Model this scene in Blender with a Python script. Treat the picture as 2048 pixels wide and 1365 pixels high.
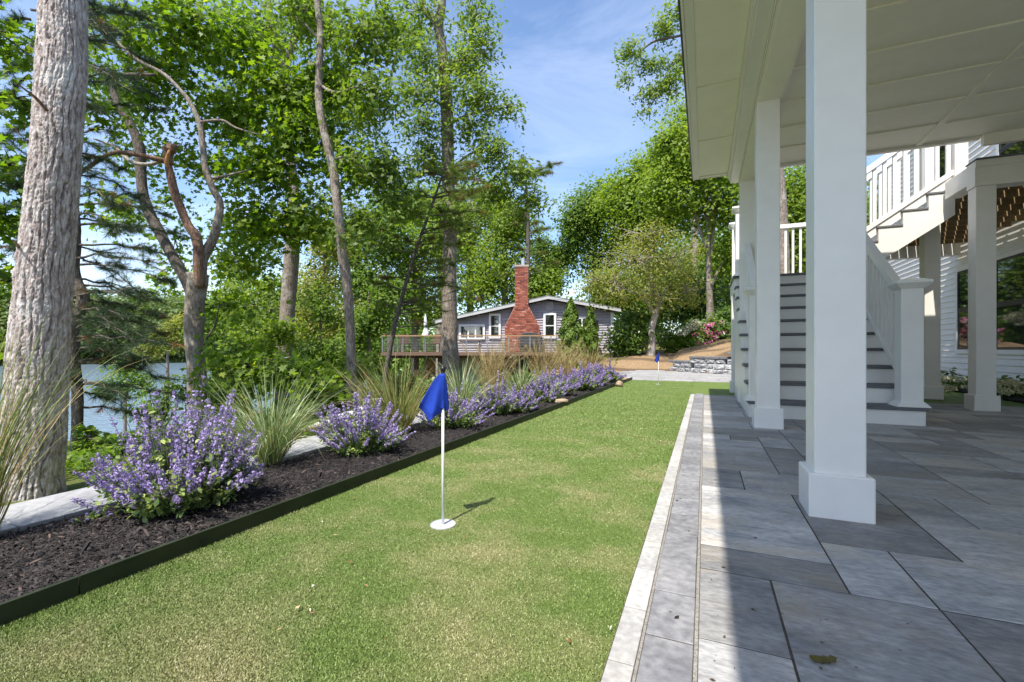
import bpy, bmesh, math, random
import numpy as np
from mathutils import Vector, Matrix

for o in list(bpy.data.objects):
    bpy.data.objects.remove(o)
sc = bpy.context.scene
col = sc.collection
R = math.radians
rng = np.random.default_rng(11)
random.seed(5)

# ------------------------------------------------------------------ camera
EYE = 0.765            # camera height above the patio
FOC = 900.0            # focal length in pixels of the 2048 px wide photograph
HOR = 697.0            # horizon row
YAW = math.atan(386 / 900.0)
SN, CS = math.sin(YAW), math.cos(YAW)
cam = bpy.data.cameras.new('camera')
cam_o = bpy.data.objects.new('camera', cam)
col.objects.link(cam_o)
cam_o.location = (0, 0, EYE)
cam_o.rotation_euler = (R(90), 0, YAW)
cam.sensor_width = 36
cam.lens = FOC / 2048 * 36
cam.shift_y = (HOR - 682.5) / 2048
cam.clip_start = 0.05
cam.clip_end = 2000
sc.camera = cam_o

# ------------------------------------------------------------------ world, sun, exposure
SUN_EL = R(60)
SUN_DIR = Vector((0.075, 0.577, -1.0)).normalized()     # direction the light travels
world = bpy.data.worlds.new('World')
sc.world = world
world.use_nodes = True
wn, wl = world.node_tree.nodes, world.node_tree.links
wn.clear()
w_out = wn.new('ShaderNodeOutputWorld')
w_bg = wn.new('ShaderNodeBackground')
sky = wn.new('ShaderNodeTexSky')
sky.sky_type = 'NISHITA'
sky.sun_disc = False
sky.sun_elevation = SUN_EL
sky.sun_rotation = math.atan2(-SUN_DIR.x, -SUN_DIR.y)
sky.air_density = 1.0
sky.dust_density = 1.0
sky.ozone_density = 4.0
tc = wn.new('ShaderNodeTexCoord')
mp = wn.new('ShaderNodeMapping')
mp.inputs['Scale'].default_value = (1.1, 1.6, 4.2)
mp.inputs['Rotation'].default_value = (0.25, 0.2, 0.7)
nz = wn.new('ShaderNodeTexNoise')
nz.inputs['Scale'].default_value = 1.7
nz.inputs['Detail'].default_value = 9
nz.inputs['Roughness'].default_value = 0.62
nz.inputs['Distortion'].default_value = 0.6
rp = wn.new('ShaderNodeValToRGB')
rp.color_ramp.elements[0].position = 0.42
rp.color_ramp.elements[0].color = (0, 0, 0, 1)
rp.color_ramp.elements[1].position = 0.86
rp.color_ramp.elements[1].color = (0.24, 0.24, 0.24, 1)
mx = wn.new('ShaderNodeMixRGB')
mx.inputs['Color2'].default_value = (7.5, 7.8, 8.6, 1)
wl.new(tc.outputs['Generated'], mp.inputs['Vector'])
wl.new(mp.outputs['Vector'], nz.inputs['Vector'])
wl.new(nz.outputs['Fac'], rp.inputs['Fac'])
# thin cirrus overhead, thicker haze cloud towards the horizon all round
sx_ = wn.new('ShaderNodeSeparateXYZ'); wl.new(tc.outputs['Generated'], sx_.inputs[0])
hz_n = wn.new('ShaderNodeMapRange'); hz_n.inputs['From Min'].default_value = 0.36; hz_n.inputs['From Max'].default_value = 0.0
hz_n.inputs['To Min'].default_value = 0.85; hz_n.inputs['To Max'].default_value = 4.0
wl.new(sx_.outputs['Z'], hz_n.inputs['Value'])
hm = wn.new('ShaderNodeMath'); hm.operation = 'MULTIPLY'; hm.use_clamp = True
wl.new(rp.outputs['Color'], hm.inputs[0]); wl.new(hz_n.outputs['Result'], hm.inputs[1])
wl.new(hm.outputs[0], mx.inputs['Fac'])
wl.new(sky.outputs['Color'], mx.inputs['Color1'])
wl.new(mx.outputs['Color'], w_bg.inputs['Color'])
w_bg.inputs['Strength'].default_value = 0.082
wl.new(w_bg.outputs['Background'], w_out.inputs['Surface'])

sun = bpy.data.lights.new('sun', 'SUN')
sun.energy = 2.3
sun.angle = R(0.5)
sun.color = (1.0, 0.945, 0.85)
sun_o = bpy.data.objects.new('sun', sun)
col.objects.link(sun_o)
sun_o.rotation_euler = SUN_DIR.to_track_quat('-Z', 'Y').to_euler()
sun_o.location = (-2, -6, 14)

sc.view_settings.view_transform = 'Standard'
sc.view_settings.look = 'None'
sc.view_settings.gamma = 1
sc.view_settings.use_curve_mapping = False
sc.view_settings.exposure = 1.78
sc.render.engine = 'CYCLES'
sc.cycles.max_bounces = 10
sc.cycles.diffuse_bounces = 6
sc.cycles.glossy_bounces = 3
sc.cycles.transmission_bounces = 6
sc.cycles.transparent_max_bounces = 8
sc.cycles.caustics_reflective = False
sc.cycles.caustics_refractive = False
sc.cycles.use_denoising = True
sc.cycles.sample_clamp_indirect = 6

# ------------------------------------------------------------------ helpers
def P(px, py, d):
    """World point of a photo pixel at the given distance along the view axis."""
    u = (px - 1024) / FOC
    return Vector((d * (-SN + u * CS), d * (CS + u * SN), EYE + (HOR - py) / FOC * d))

def S(a, b, x):
    t = np.clip((x - a) / (b - a), 0, 1)
    return t * t * (3 - 2 * t)

def tag(o, label=None, cat=None, group=None, kind=None):
    if label: o['label'] = label
    if cat: o['category'] = cat
    if group: o['group'] = group
    if kind: o['kind'] = kind
    return o

def empty(name, loc=(0, 0, 0), rz=0.0):
    o = bpy.data.objects.new(name, None)
    o.location = loc
    o.rotation_euler = (0, 0, rz)
    o.empty_display_size = 0.2
    col.objects.link(o)
    return o

def link(name, me, mat=None, parent=None):
    if mat is not None and not me.materials:
        me.materials.append(mat)
    o = bpy.data.objects.new(name, me)
    col.objects.link(o)
    if parent is not None:
        o.parent = parent
    return o

class MB:
    """Collects shapes; build() links them as one mesh object."""
    def __init__(s):
        s.v = []; s.f = []
    def add(s, vs, fs):
        n = len(s.v)
        s.v.extend([tuple(v) for v in vs])
        s.f.extend([tuple(i + n for i in f) for f in fs])
        return s
    def box(s, x0, x1, y0, y1, z0, z1):
        vs = [(x, y, z) for z in (z0, z1) for y in (y0, y1) for x in (x0, x1)]
        return s.add(vs, [(0, 2, 3, 1), (4, 5, 7, 6), (0, 1, 5, 4), (2, 6, 7, 3), (0, 4, 6, 2), (1, 3, 7, 5)])
    def frustum(s, c, hw0, hw1, z0, z1):
        x, y = c
        vs = [(x + a * hw0, y + b * hw0, z0) for a, b in ((-1, -1), (1, -1), (1, 1), (-1, 1))]
        vs += [(x + a * hw1, y + b * hw1, z1) for a, b in ((-1, -1), (1, -1), (1, 1), (-1, 1))]
        return s.add(vs, [(3, 2, 1, 0), (4, 5, 6, 7), (0, 1, 5, 4), (1, 2, 6, 5), (2, 3, 7, 6), (3, 0, 4, 7)])
    def prism(s, poly, a0, a1, axis='x'):
        """Extrude a polygon (list of 2-tuples) along an axis."""
        n = len(poly)
        def mk(p, a):
            if axis == 'x': return (a, p[0], p[1])
            if axis == 'y': return (p[0], a, p[1])
            return (p[0], p[1], a)
        vs = [mk(p, a0) for p in poly] + [mk(p, a1) for p in poly]
        fs = [tuple(range(n))[::-1], tuple(range(n, 2 * n))]
        fs += [(i, (i + 1) % n, n + (i + 1) % n, n + i) for i in range(n)]
        return s.add(vs, fs)
    def tube(s, pts, rad, n=8, cap=True):
        pts = [Vector(p) for p in pts]
        m = len(pts)
        if isinstance(rad, (int, float)): rad = [rad] * m
        base = len(s.v)
        ref = None
        for i, p in enumerate(pts):
            t = (pts[min(i + 1, m - 1)] - pts[max(i - 1, 0)])
            if t.length < 1e-9: t = Vector((0, 0, 1))
            t.normalize()
            if ref is None:
                ref = Vector((1, 0, 0)) if abs(t.x) < 0.8 else Vector((0, 1, 0))
            a = (ref - t * ref.dot(t)).normalized()
            ref = a
            b = t.cross(a)
            for k in range(n):
                w = 2 * math.pi * k / n
                s.v.append(tuple(p + (a * math.cos(w) + b * math.sin(w)) * rad[i]))
        for i in range(m - 1):
            for k in range(n):
                k2 = (k + 1) % n
                s.f.append((base + i * n + k, base + i * n + k2, base + (i + 1) * n + k2, base + (i + 1) * n + k))
        if cap:
            s.f.append(tuple(base + k for k in range(n))[::-1])
            s.f.append(tuple(base + (m - 1) * n + k for k in range(n)))
        return s
    def mesh(s, name, bevel=0, smooth=False, seg=1):
        me = bpy.data.meshes.new(name)
        me.from_pydata(s.v, [], s.f)
        if bevel:
            bm = bmesh.new(); bm.from_mesh(me)
            bmesh.ops.recalc_face_normals(bm, faces=bm.faces)
            bmesh.ops.bevel(bm, geom=list(bm.edges), offset=bevel, segments=seg, affect='EDGES', clamp_overlap=True)
            bm.to_mesh(me); bm.free()
        me.update()
        if smooth:
            me.polygons.foreach_set('use_smooth', [True] * len(me.polygons))
        return me
    def build(s, name, mat, parent=None, bevel=0, smooth=False, seg=1):
        return link(name, s.mesh(name, bevel, smooth, seg), mat, parent)

def np_mesh(name, verts, faces_flat, loop_totals, tint=None, tint_domain='FACE'):
    """Fast mesh from numpy arrays."""
    me = bpy.data.meshes.new(name)
    verts = np.ascontiguousarray(verts, dtype=np.float32)
    nv = len(verts)
    me.vertices.add(nv)
    me.vertices.foreach_set('co', verts.ravel())
    nl = len(faces_flat)
    me.loops.add(nl)
    me.loops.foreach_set('vertex_index', np.ascontiguousarray(faces_flat, dtype=np.int32))
    nf = len(loop_totals)
    me.polygons.add(nf)
    starts = np.concatenate([[0], np.cumsum(loop_totals)[:-1]]).astype(np.int32)
    me.polygons.foreach_set('loop_start', starts)
    me.update(calc_edges=True)
    if tint is not None:
        at = me.attributes.new('tint', 'FLOAT', tint_domain)
        at.data.foreach_set('value', np.ascontiguousarray(tint, dtype=np.float32))
    return me

def vnoise(x, y, seed=0, wrapx=0):
    """Value noise on numpy arrays; wrapx = period along x."""
    r = np.random.default_rng(seed)
    tab = r.random((256, 256))
    xi = np.floor(x).astype(int); yi = np.floor(y).astype(int)
    fx = x - xi; fy = y - yi
    fx = fx * fx * (3 - 2 * fx); fy = fy * fy * (3 - 2 * fy)
    def g(a, b):
        if wrapx: a = a % wrapx
        return tab[a % 256, b % 256]
    return (g(xi, yi) * (1 - fx) + g(xi + 1, yi) * fx) * (1 - fy) + (g(xi, yi + 1) * (1 - fx) + g(xi + 1, yi + 1) * fx) * fy

# ------------------------------------------------------------------ materials
def nodes_of(name):
    m = bpy.data.materials.new(name)
    m.use_nodes = True
    nt = m.node_tree
    return m, nt.nodes, nt.links, nt.nodes['Principled BSDF']

def ramp(n, stops):
    r = n.new('ShaderNodeValToRGB')
    el = r.color_ramp.elements
    while len(el) < len(stops): el.new(0.5)
    for e, (p, c) in zip(el, stops):
        e.position = p
        e.color = (*c, 1) if len(c) == 3 else c
    return r

def surf(name, c0, c1, scale=6.0, rough=0.6, bump=0.2, bscale=None, stretch=(1, 1, 1), rand=0.0, coord='Object', detail=6,
         spec=0.4, metallic=0.0, dist=0.01, fine=None, hue=0.0, stain=None, p0=0.35, p1=0.68):
    """Two-tone noise surface with bump; rand varies brightness per object."""
    m, n, l, b = nodes_of(name)
    t = n.new('ShaderNodeTexCoord')
    mpn = n.new('ShaderNodeMapping')
    mpn.inputs['Scale'].default_value = stretch
    l.new(t.outputs[coord], mpn.inputs['Vector'])
    vec = mpn.outputs['Vector']
    oi = n.new('ShaderNodeObjectInfo')
    if rand or hue:
        ad = n.new('ShaderNodeVectorMath'); ad.operation = 'ADD'
        sca = n.new('ShaderNodeVectorMath'); sca.operation = 'SCALE'
        sca.inputs[0].default_value = (37.0, 17.0, 29.0)
        l.new(oi.outputs['Random'], sca.inputs['Scale'])
        l.new(vec, ad.inputs[0]); l.new(sca.outputs[0], ad.inputs[1])
        vec = ad.outputs[0]
    z = n.new('ShaderNodeTexNoise')
    z.inputs['Scale'].default_value = scale
    z.inputs['Detail'].default_value = detail
    z.inputs['Roughness'].default_value = 0.7
    l.new(vec, z.inputs['Vector'])
    r = ramp(n, [(p0, c0), (p1, c1)])
    l.new(z.outputs['Fac'], r.inputs['Fac'])
    c = r.outputs['Color']
    if fine:
        z3 = n.new('ShaderNodeTexNoise'); z3.inputs['Scale'].default_value = fine[0]; z3.inputs['Detail'].default_value = 3
        l.new(vec, z3.inputs['Vector'])
        r3 = ramp(n, [(0.3, (1 - fine[1],) * 3), (0.7, (1 + fine[1],) * 3)])
        l.new(z3.outputs['Fac'], r3.inputs['Fac'])
        mu = n.new('ShaderNodeMixRGB'); mu.blend_type = 'MULTIPLY'; mu.inputs[0].default_value = 1
        l.new(c, mu.inputs[1]); l.new(r3.outputs['Color'], mu.inputs[2])
        c = mu.outputs['Color']
    if stain:
        z5 = n.new('ShaderNodeTexNoise'); z5.inputs['Scale'].default_value = stain[0]; z5.inputs['Detail'].default_value = 9; z5.inputs['Roughness'].default_value = .68
        z5.inputs['Distortion'].default_value = .5
        l.new(vec, z5.inputs['Vector'])
        r5 = ramp(n, [(stain[2], (0, 0, 0)), (stain[3], (stain[4],) * 3)])
        l.new(z5.outputs['Fac'], r5.inputs['Fac'])
        m5 = n.new('ShaderNodeMixRGB'); m5.inputs[2].default_value = (*stain[1], 1)
        l.new(r5.outputs['Color'], m5.inputs[0]); l.new(c, m5.inputs[1])
        c = m5.outputs['Color']
    if rand or hue:
        h = n.new('ShaderNodeHueSaturation')
        mr = n.new('ShaderNodeMapRange')
        mr.inputs['To Min'].default_value = 1 - rand
        mr.inputs['To Max'].default_value = 1 + rand
        l.new(oi.outputs['Random'], mr.inputs['Value'])
        l.new(mr.outputs['Result'], h.inputs['Value'])
        l.new(c, h.inputs['Color'])
        c = h.outputs['Color']
    l.new(c, b.inputs['Base Color'])
    b.inputs['Roughness'].default_value = rough
    b.inputs['Metallic'].default_value = metallic
    b.inputs['Specular IOR Level'].default_value = spec
    if bump:
        z2 = n.new('ShaderNodeTexNoise')
        z2.inputs['Scale'].default_value = bscale or scale * 4
        z2.inputs['Detail'].default_value = 7
        l.new(vec, z2.inputs['Vector'])
        bp = n.new('ShaderNodeBump')
        bp.inputs['Strength'].default_value = bump
        bp.inputs['Distance'].default_value = dist
        l.new(z2.outputs['Fac'], bp.inputs['Height'])
        l.new(bp.outputs['Normal'], b.inputs['Normal'])
    return m

def leafmat(name, stops, trans=0.35, tcol=None, rough=0.5, spec=0.35):
    """Leaf: colour by the per-leaf attribute, with light passing through."""
    m, n, l, b = nodes_of(name)
    a = n.new('ShaderNodeAttribute'); a.attribute_name = 'tint'
    r = ramp(n, stops)
    l.new(a.outputs['Fac'], r.inputs['Fac'])
    l.new(r.outputs['Color'], b.inputs['Base Color'])
    b.inputs['Roughness'].default_value = rough
    b.inputs['Specular IOR Level'].default_value = spec
    if trans:
        t = n.new('ShaderNodeBsdfTranslucent')
        mu = n.new('ShaderNodeMixRGB'); mu.blend_type = 'MULTIPLY'; mu.inputs[0].default_value = 1
        mu.inputs[2].default_value = (*(tcol or (1.5, 1.55, 0.6)), 1)
        l.new(r.outputs['Color'], mu.inputs[1])
        l.new(mu.outputs['Color'], t.inputs['Color'])
        mixs = n.new('ShaderNodeMixShader'); mixs.inputs[0].default_value = trans
        l.new(b.outputs[0], mixs.inputs[1]); l.new(t.outputs[0], mixs.inputs[2])
        l.new(mixs.outputs[0], n['Material Output'].inputs['Surface'])
    return m

M = {}
M['white'] = surf('white_paint', (0.73, 0.705, 0.655), (0.78, 0.755, 0.705), scale=1.5, rough=0.38, bump=0.05, bscale=300, dist=0.001, spec=0.5, fine=(9, 0.02))
M['ceiling'] = surf('ceiling_bounce_tint', (0.86, 0.82, 0.71), (0.9, 0.86, 0.75), scale=1.2, rough=0.55, bump=0.04, bscale=200, dist=0.001, fine=(6, 0.02))  # trim white warmed, with the lawn's bounced light put into the colour
M['tread'] = surf('grey_composite', (0.105, 0.105, 0.11), (0.145, 0.145, 0.15), scale=8, stretch=(1, 12, 12), rough=0.6, bump=0.15, dist=0.002)
M['slab'] = surf('paver_stone', (0.175, 0.178, 0.187), (0.43, 0.415, 0.40), scale=3.6, stretch=(1.0, 1.9, 1), rough=0.6, bump=0.9, bscale=16, dist=0.010, rand=0.33, fine=(38, 0.2), detail=14, stain=(2.0, (0.37, 0.305, 0.215), .46, .72, .7), coord='Object', spec=0.35, p0=.3, p1=.72)
M['slab_dark'] = surf('border_stone_dark', (0.15, 0.15, 0.162), (0.26, 0.255, 0.258), scale=4, rough=0.7, bump=0.5, bscale=18, dist=0.005, rand=0.15, fine=(40, 0.25), detail=12, stain=(6, (0.40, 0.39, 0.38), .55, .7, .4))
M['slab_light'] = surf('border_stone_light', (0.33, 0.32, 0.31), (0.46, 0.45, 0.43), scale=5, rough=0.7, bump=0.4, bscale=20, dist=0.004, rand=0.14, fine=(50, 0.2), stain=(5, (0.30, 0.27, 0.21), .5, .75, .6))
M['joint'] = surf('joint_sand', (0.03, 0.025, 0.018), (0.11, 0.09, 0.065), scale=90, rough=0.95, bump=0.8, bscale=160, dist=0.004)
M['sand'] = surf('joint_sand_tan', (0.14, 0.13, 0.115), (0.33, 0.31, 0.28), scale=110, rough=0.95, bump=0.8, bscale=160, dist=0.004)
M['bluestone'] = surf('bluestone', (0.25, 0.25, 0.26), (0.40, 0.395, 0.39), scale=3, rough=0.75, bump=0.5, bscale=10, dist=0.006, rand=0.1, fine=(20, 0.15))
M['whitestone'] = surf('white_stone', (0.55, 0.54, 0.5), (0.8, 0.79, 0.75), scale=4, rough=0.8, bump=0.6, bscale=12, dist=0.02, rand=0.08)
M['boulder'] = surf('tan_rock', (0.24, 0.17, 0.11), (0.42, 0.33, 0.23), scale=9, rough=0.85, bump=0.5, bscale=25, dist=0.01, rand=0.1)
M['blockstone'] = surf('split_granite', (0.10, 0.10, 0.11), (0.55, 0.55, 0.55), scale=9, rough=0.85, bump=1.0, bscale=11, dist=0.06, rand=0.15, detail=8, fine=(50, 0.2))
M['blockcap'] = surf('wall_cap_stone', (0.10, 0.10, 0.105), (0.17, 0.17, 0.175), scale=10, rough=0.8, bump=0.5, dist=0.01, rand=0.1)
M['steel'] = surf('edging_steel', (0.014, 0.021, 0.010), (0.028, 0.036, 0.017), scale=5, rough=0.55, bump=0.1, dist=0.002, spec=0.4)
M['black'] = surf('black_plastic', (0.012, 0.012, 0.013), (0.02, 0.02, 0.022), scale=8, rough=0.35, bump=0)
M['mulch'] = surf('mulch_ground', (0.012, 0.010, 0.010), (0.042, 0.035, 0.034), scale=60, rough=0.95, bump=1.0, bscale=90, dist=0.02)
M['flag'] = surf('blue_cloth', (0.010, 0.036, 0.28), (0.014, 0.048, 0.36), scale=30, rough=0.75, bump=0.25, bscale=900, dist=0.0006, spec=0.2)
M['flaghem'] = surf('blue_hem', (0.007, 0.024, 0.19), (0.009, 0.03, 0.24), scale=30, rough=0.75, bump=0.25, bscale=900, dist=0.0006, spec=0.2)
M['pole'] = surf('white_pole', (0.74, 0.74, 0.70), (0.8, 0.8, 0.77), scale=20, rough=0.35, bump=0.03)
M['cup'] = surf('white_cup', (0.42, 0.43, 0.46), (0.5, 0.5, 0.53), scale=20, rough=0.4, bump=0)
M['glass'] = surf('window_glass', (0.012, 0.014, 0.015), (0.02, 0.022, 0.022), scale=2, rough=0.03, bump=0, spec=1.0)
M['glass'].node_tree.nodes['Principled BSDF'].inputs['IOR'].default_value = 1.9
M['darkframe'] = surf('bronze_frame', (0.03, 0.03, 0.032), (0.045, 0.045, 0.05), scale=8, rough=0.4, bump=0.03)
M['siding_w'] = surf('white_siding', (0.76, 0.745, 0.71), (0.82, 0.805, 0.77), scale=3, rough=0.5, bump=0.1, bscale=60, dist=0.002, rand=0.02)
M['siding_g'] = surf('grey_siding', (0.31, 0.285, 0.32), (0.40, 0.37, 0.41), scale=3, stretch=(1, 1, 3), rough=0.65, bump=0.2, bscale=30, dist=0.005, rand=0.06)
M['trim'] = surf('white_trim', (0.72, 0.72, 0.71), (0.8, 0.8, 0.79), scale=3, rough=0.5, bump=0.05)
M['rake'] = surf('grey_white_trim', (0.42, 0.42, 0.42), (0.52, 0.52, 0.52), scale=3, rough=0.6, bump=0.05)
M['roof'] = surf('roof_shingle', (0.10, 0.10, 0.10), (0.2, 0.2, 0.2), scale=30, rough=0.9, bump=0.4)
M['brick'] = surf('red_brick', (0.24, 0.068, 0.042), (0.44, 0.15, 0.10), scale=7, rough=0.85, bump=0.4, bscale=40, dist=0.006, detail=9, fine=(22, 0.35))
M['mortar'] = surf('mortar', (0.36, 0.29, 0.25), (0.46, 0.38, 0.33), scale=20, rough=0.9, bump=0.3)
M['deckwood'] = surf('deck_brown', (0.13, 0.075, 0.055), (0.21, 0.13, 0.10), scale=5, stretch=(1, 8, 8), rough=0.75, bump=0.2, rand=0.12)
M['darkwood'] = surf('dark_timber', (0.055, 0.03, 0.018), (0.11, 0.06, 0.035), scale=6, stretch=(1, 1, 0.3), rough=0.8, bump=0.25, rand=0.15)
M['joist'] = surf('joist_timber', (0.2, 0.135, 0.065), (0.31, 0.22, 0.115), scale=7, stretch=(0.3, 1, 1), rough=0.8, bump=0.2, rand=0.12)
M['railwood'] = surf('rail_cedar', (0.33, 0.20, 0.10), (0.45, 0.29, 0.16), scale=6, stretch=(0.3, 1, 1), rough=0.6, bump=0.1)
M['metal'] = surf('rail_steel', (0.45, 0.46, 0.47), (0.55, 0.56, 0.57), scale=9, rough=0.35, bump=0, metallic=0.8)
M['cover'] = surf('grill_cover', (0.035, 0.035, 0.038), (0.06, 0.06, 0.064), scale=6, rough=0.7, bump=0.5, bscale=8, dist=0.03)
M['canvas'] = surf('white_canvas', (0.66, 0.66, 0.66), (0.78, 0.78, 0.78), scale=6, rough=0.8, bump=0.3)
M['cream'] = surf('cream_wall', (0.5, 0.48, 0.42), (0.6, 0.58, 0.52), scale=3, rough=0.8, bump=0.1)
M['deadleaf'] = surf('dead_leaf', (0.045, 0.04, 0.008), (0.11, 0.09, 0.02), scale=40, rough=0.5, bump=0.4, dist=0.003, spec=0.5)
M['galv'] = surf('galvanised', (0.5, 0.5, 0.5), (0.6, 0.6, 0.6), scale=9, rough=0.4, bump=0, metallic=0.7)

def bark(name, c0, c1, c2, sc_=15.0, lichen=None):
    m, n, l, b = nodes_of(name)
    t = n.new('ShaderNodeTexCoord')
    mpn = n.new('ShaderNodeMapping'); mpn.inputs['Scale'].default_value = (1, 1, 0.3)
    l.new(t.outputs['Object'], mpn.inputs['Vector'])
    z = n.new('ShaderNodeTexNoise'); z.inputs['Scale'].default_value = sc_ * 3; z.inputs['Detail'].default_value = 8; z.inputs['Roughness'].default_value = 0.7
    l.new(mpn.outputs['Vector'], z.inputs['Vector'])
    r = ramp(n, [(0.36, c0), (0.5, c1), (0.66, c2)])
    l.new(z.outputs['Fac'], r.inputs['Fac'])
    c = r.outputs['Color']
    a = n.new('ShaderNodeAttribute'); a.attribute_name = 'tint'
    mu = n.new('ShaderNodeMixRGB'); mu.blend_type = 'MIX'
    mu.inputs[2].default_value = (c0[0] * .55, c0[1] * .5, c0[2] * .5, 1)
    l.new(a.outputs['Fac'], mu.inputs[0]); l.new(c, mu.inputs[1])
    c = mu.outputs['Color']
    if lichen:
        z3 = n.new('ShaderNodeTexNoise'); z3.inputs['Scale'].default_value = 5; z3.inputs['Detail'].default_value = 8
        l.new(t.outputs['Object'], z3.inputs['Vector'])
        r3 = ramp(n, [(0.55, (0, 0, 0)), (0.68, (0.6, 0.6, 0.6))])
        l.new(z3.outputs['Fac'], r3.inputs['Fac'])
        m2 = n.new('ShaderNodeMixRGB'); m2.inputs[2].default_value = (*lichen, 1)
        l.new(r3.outputs['Color'], m2.inputs[0]); l.new(c, m2.inputs[1])
        c = m2.outputs['Color']
    l.new(c, b.inputs['Base Color'])
    b.inputs['Roughness'].default_value = 0.9
    b.inputs['Specular IOR Level'].default_value = 0.2
    bp = n.new('ShaderNodeBump'); bp.inputs['Strength'].default_value = 0.9; bp.inputs['Distance'].default_value = 0.02
    z2 = n.new('ShaderNodeTexNoise'); z2.inputs['Scale'].default_value = sc_ * 5; z2.inputs['Detail'].default_value = 8
    l.new(mpn.outputs['Vector'], z2.inputs['Vector'])
    l.new(z2.outputs['Fac'], bp.inputs['Height'])
    l.new(bp.outputs['Normal'], b.inputs['Normal'])
    return m

M['bark_oak'] = bark('bark_oak', (0.24, 0.185, 0.165), (0.45, 0.385, 0.355), (0.64, 0.59, 0.555), lichen=(0.66, 0.635, 0.6))
M['bark_maple'] = bark('bark_maple', (0.15, 0.11, 0.085), (0.28, 0.23, 0.185), (0.42, 0.365, 0.31), lichen=(0.5, 0.5, 0.44))
M['bark_dark'] = bark('bark_dark', (0.06, 0.047, 0.038), (0.115, 0.095, 0.078), (0.2, 0.17, 0.145))
M['bark_grey'] = bark('bark_grey', (0.10, 0.076, 0.058), (0.22, 0.178, 0.145), (0.39, 0.335, 0.285), lichen=(0.45, 0.43, 0.38))
M['bark_red'] = bark('bark_red', (0.12, 0.06, 0.04), (0.22, 0.13, 0.09), (0.32, 0.22, 0.17))
M['bark_pale'] = bark('bark_pale', (0.24, 0.2, 0.165), (0.38, 0.33, 0.28), (0.52, 0.47, 0.41))
M['rawwood'] = surf('torn_wood', (0.32, 0.13, 0.04), (0.55, 0.29, 0.11), scale=14, stretch=(1, 1, 0.2), rough=0.8, bump=0.5)

G = lambda *c: c
M['leaf_maple'] = leafmat('leaf_maple', [(0, G(0.065, 0.115, 0.012)), (0.45, G(0.135, 0.225, 0.02)), (0.8, G(0.215, 0.30, 0.028)), (1, G(0.33, 0.38, 0.055))], 0.55, (1.4, 1.5, .5))
M['leaf_oak'] = leafmat('leaf_oak', [(0, G(0.07, 0.12, 0.018)), (0.5, G(0.14, 0.215, 0.03)), (1, G(0.26, 0.32, 0.065))], 0.5, (1.4, 1.5, .5))
M['leaf_bright'] = leafmat('leaf_bright', [(0, G(0.10, 0.165, 0.016)), (0.5, G(0.19, 0.275, 0.025)), (1, G(0.31, 0.37, 0.055))], 0.52, (1.4, 1.5, .5))
M['leaf_mid'] = leafmat('leaf_mid', [(0, G(0.07, 0.13, 0.018)), (0.5, G(0.135, 0.22, 0.028)), (1, G(0.24, 0.31, 0.06))], 0.5, (1.4, 1.5, .5))
M['leaf_olive'] = leafmat('leaf_olive', [(0, G(0.14, 0.17, 0.03)), (0.5, G(0.23, 0.26, 0.05)), (1, G(0.33, 0.30, 0.08))], 0.5)
M['leaf_shrub'] = leafmat('leaf_shrub', [(0, G(0.05, 0.10, 0.014)), (0.6, G(0.095, 0.175, 0.022)), (1, G(0.24, 0.30, 0.05))], 0.35, rough=0.35, spec=0.5)
M['leaf_lime'] = leafmat('leaf_lime', [(0, G(0.10, 0.17, 0.012)), (0.5, G(0.16, 0.24, 0.02)), (1, G(0.24, 0.30, 0.03))], 0.4)
M['leaf_arbor'] = leafmat('leaf_arbor', [(0, G(0.055, 0.11, 0.01)), (0.5, G(0.1, 0.17, 0.015)), (1, G(0.17, 0.23, 0.025))], 0.2)
M['needle'] = leafmat('needle_pine', [(0, G(0.022, 0.045, 0.02)), (0.6, G(0.042, 0.078, 0.03)), (1, G(0.075, 0.115, 0.035))], 0.25, (1.2, 1.3, .7))
M['needle_bright'] = leafmat('needle_green', [(0, G(0.08, 0.125, 0.02)), (0.6, G(0.135, 0.19, 0.03)), (1, G(0.22, 0.24, 0.06))], 0.4)  # brighter yellow-green needles of the leaning and pitch pines
M['needle_dead'] = leafmat('needle_dead', [(0, G(0.16, 0.05, 0.015)), (1, G(0.33, 0.13, 0.04))], 0.2, (1.1, 1, .8))
M['leaf_far'] = leafmat('leaf_far', [(0, G(0.08, 0.13, 0.045)), (0.5, G(0.125, 0.185, 0.055)), (1, G(0.2, 0.25, 0.08))], 0.3)
M['nepeta_leaf'] = leafmat('nepeta_leaf', [(0, G(0.11, 0.18, 0.05)), (0.5, G(0.22, 0.31, 0.11)), (1, G(0.40, 0.46, 0.14))], 0.35)
M['nepeta_flower'] = leafmat('nepeta_flower', [(0, G(0.24, 0.175, 0.40)), (0.5, G(0.41, 0.32, 0.60)), (1, G(0.64, 0.56, 0.78))], 0.35, (1.1, 1.0, 1.15))
M['grass_green'] = leafmat('grass_blade_green', [(0, G(0.09, 0.155, 0.035)), (0.45, G(0.22, 0.30, 0.11)), (1, G(0.64, 0.68, 0.46))], 0.25, (1.2, 1.2, .7))
M['grass_tan'] = leafmat('grass_blade_tan', [(0, G(0.24, 0.17, 0.06)), (0.5, G(0.40, 0.30, 0.13)), (1, G(0.58, 0.48, 0.27))], 0.25, (1.1, 1, .8))
M['grass_mix'] = leafmat('grass_blade_mixed', [(0, G(0.085, 0.135, 0.025)), (0.55, G(0.19, 0.25, 0.06)), (0.8, G(0.36, 0.31, 0.11)), (1, G(0.52, 0.45, 0.22))], 0.25, (1.1, 1.1, .7))
M['stemgreen'] = surf('green_stem', (0.06, 0.09, 0.03), (0.12, 0.15, 0.06), scale=20, rough=0.7, bump=0)
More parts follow.
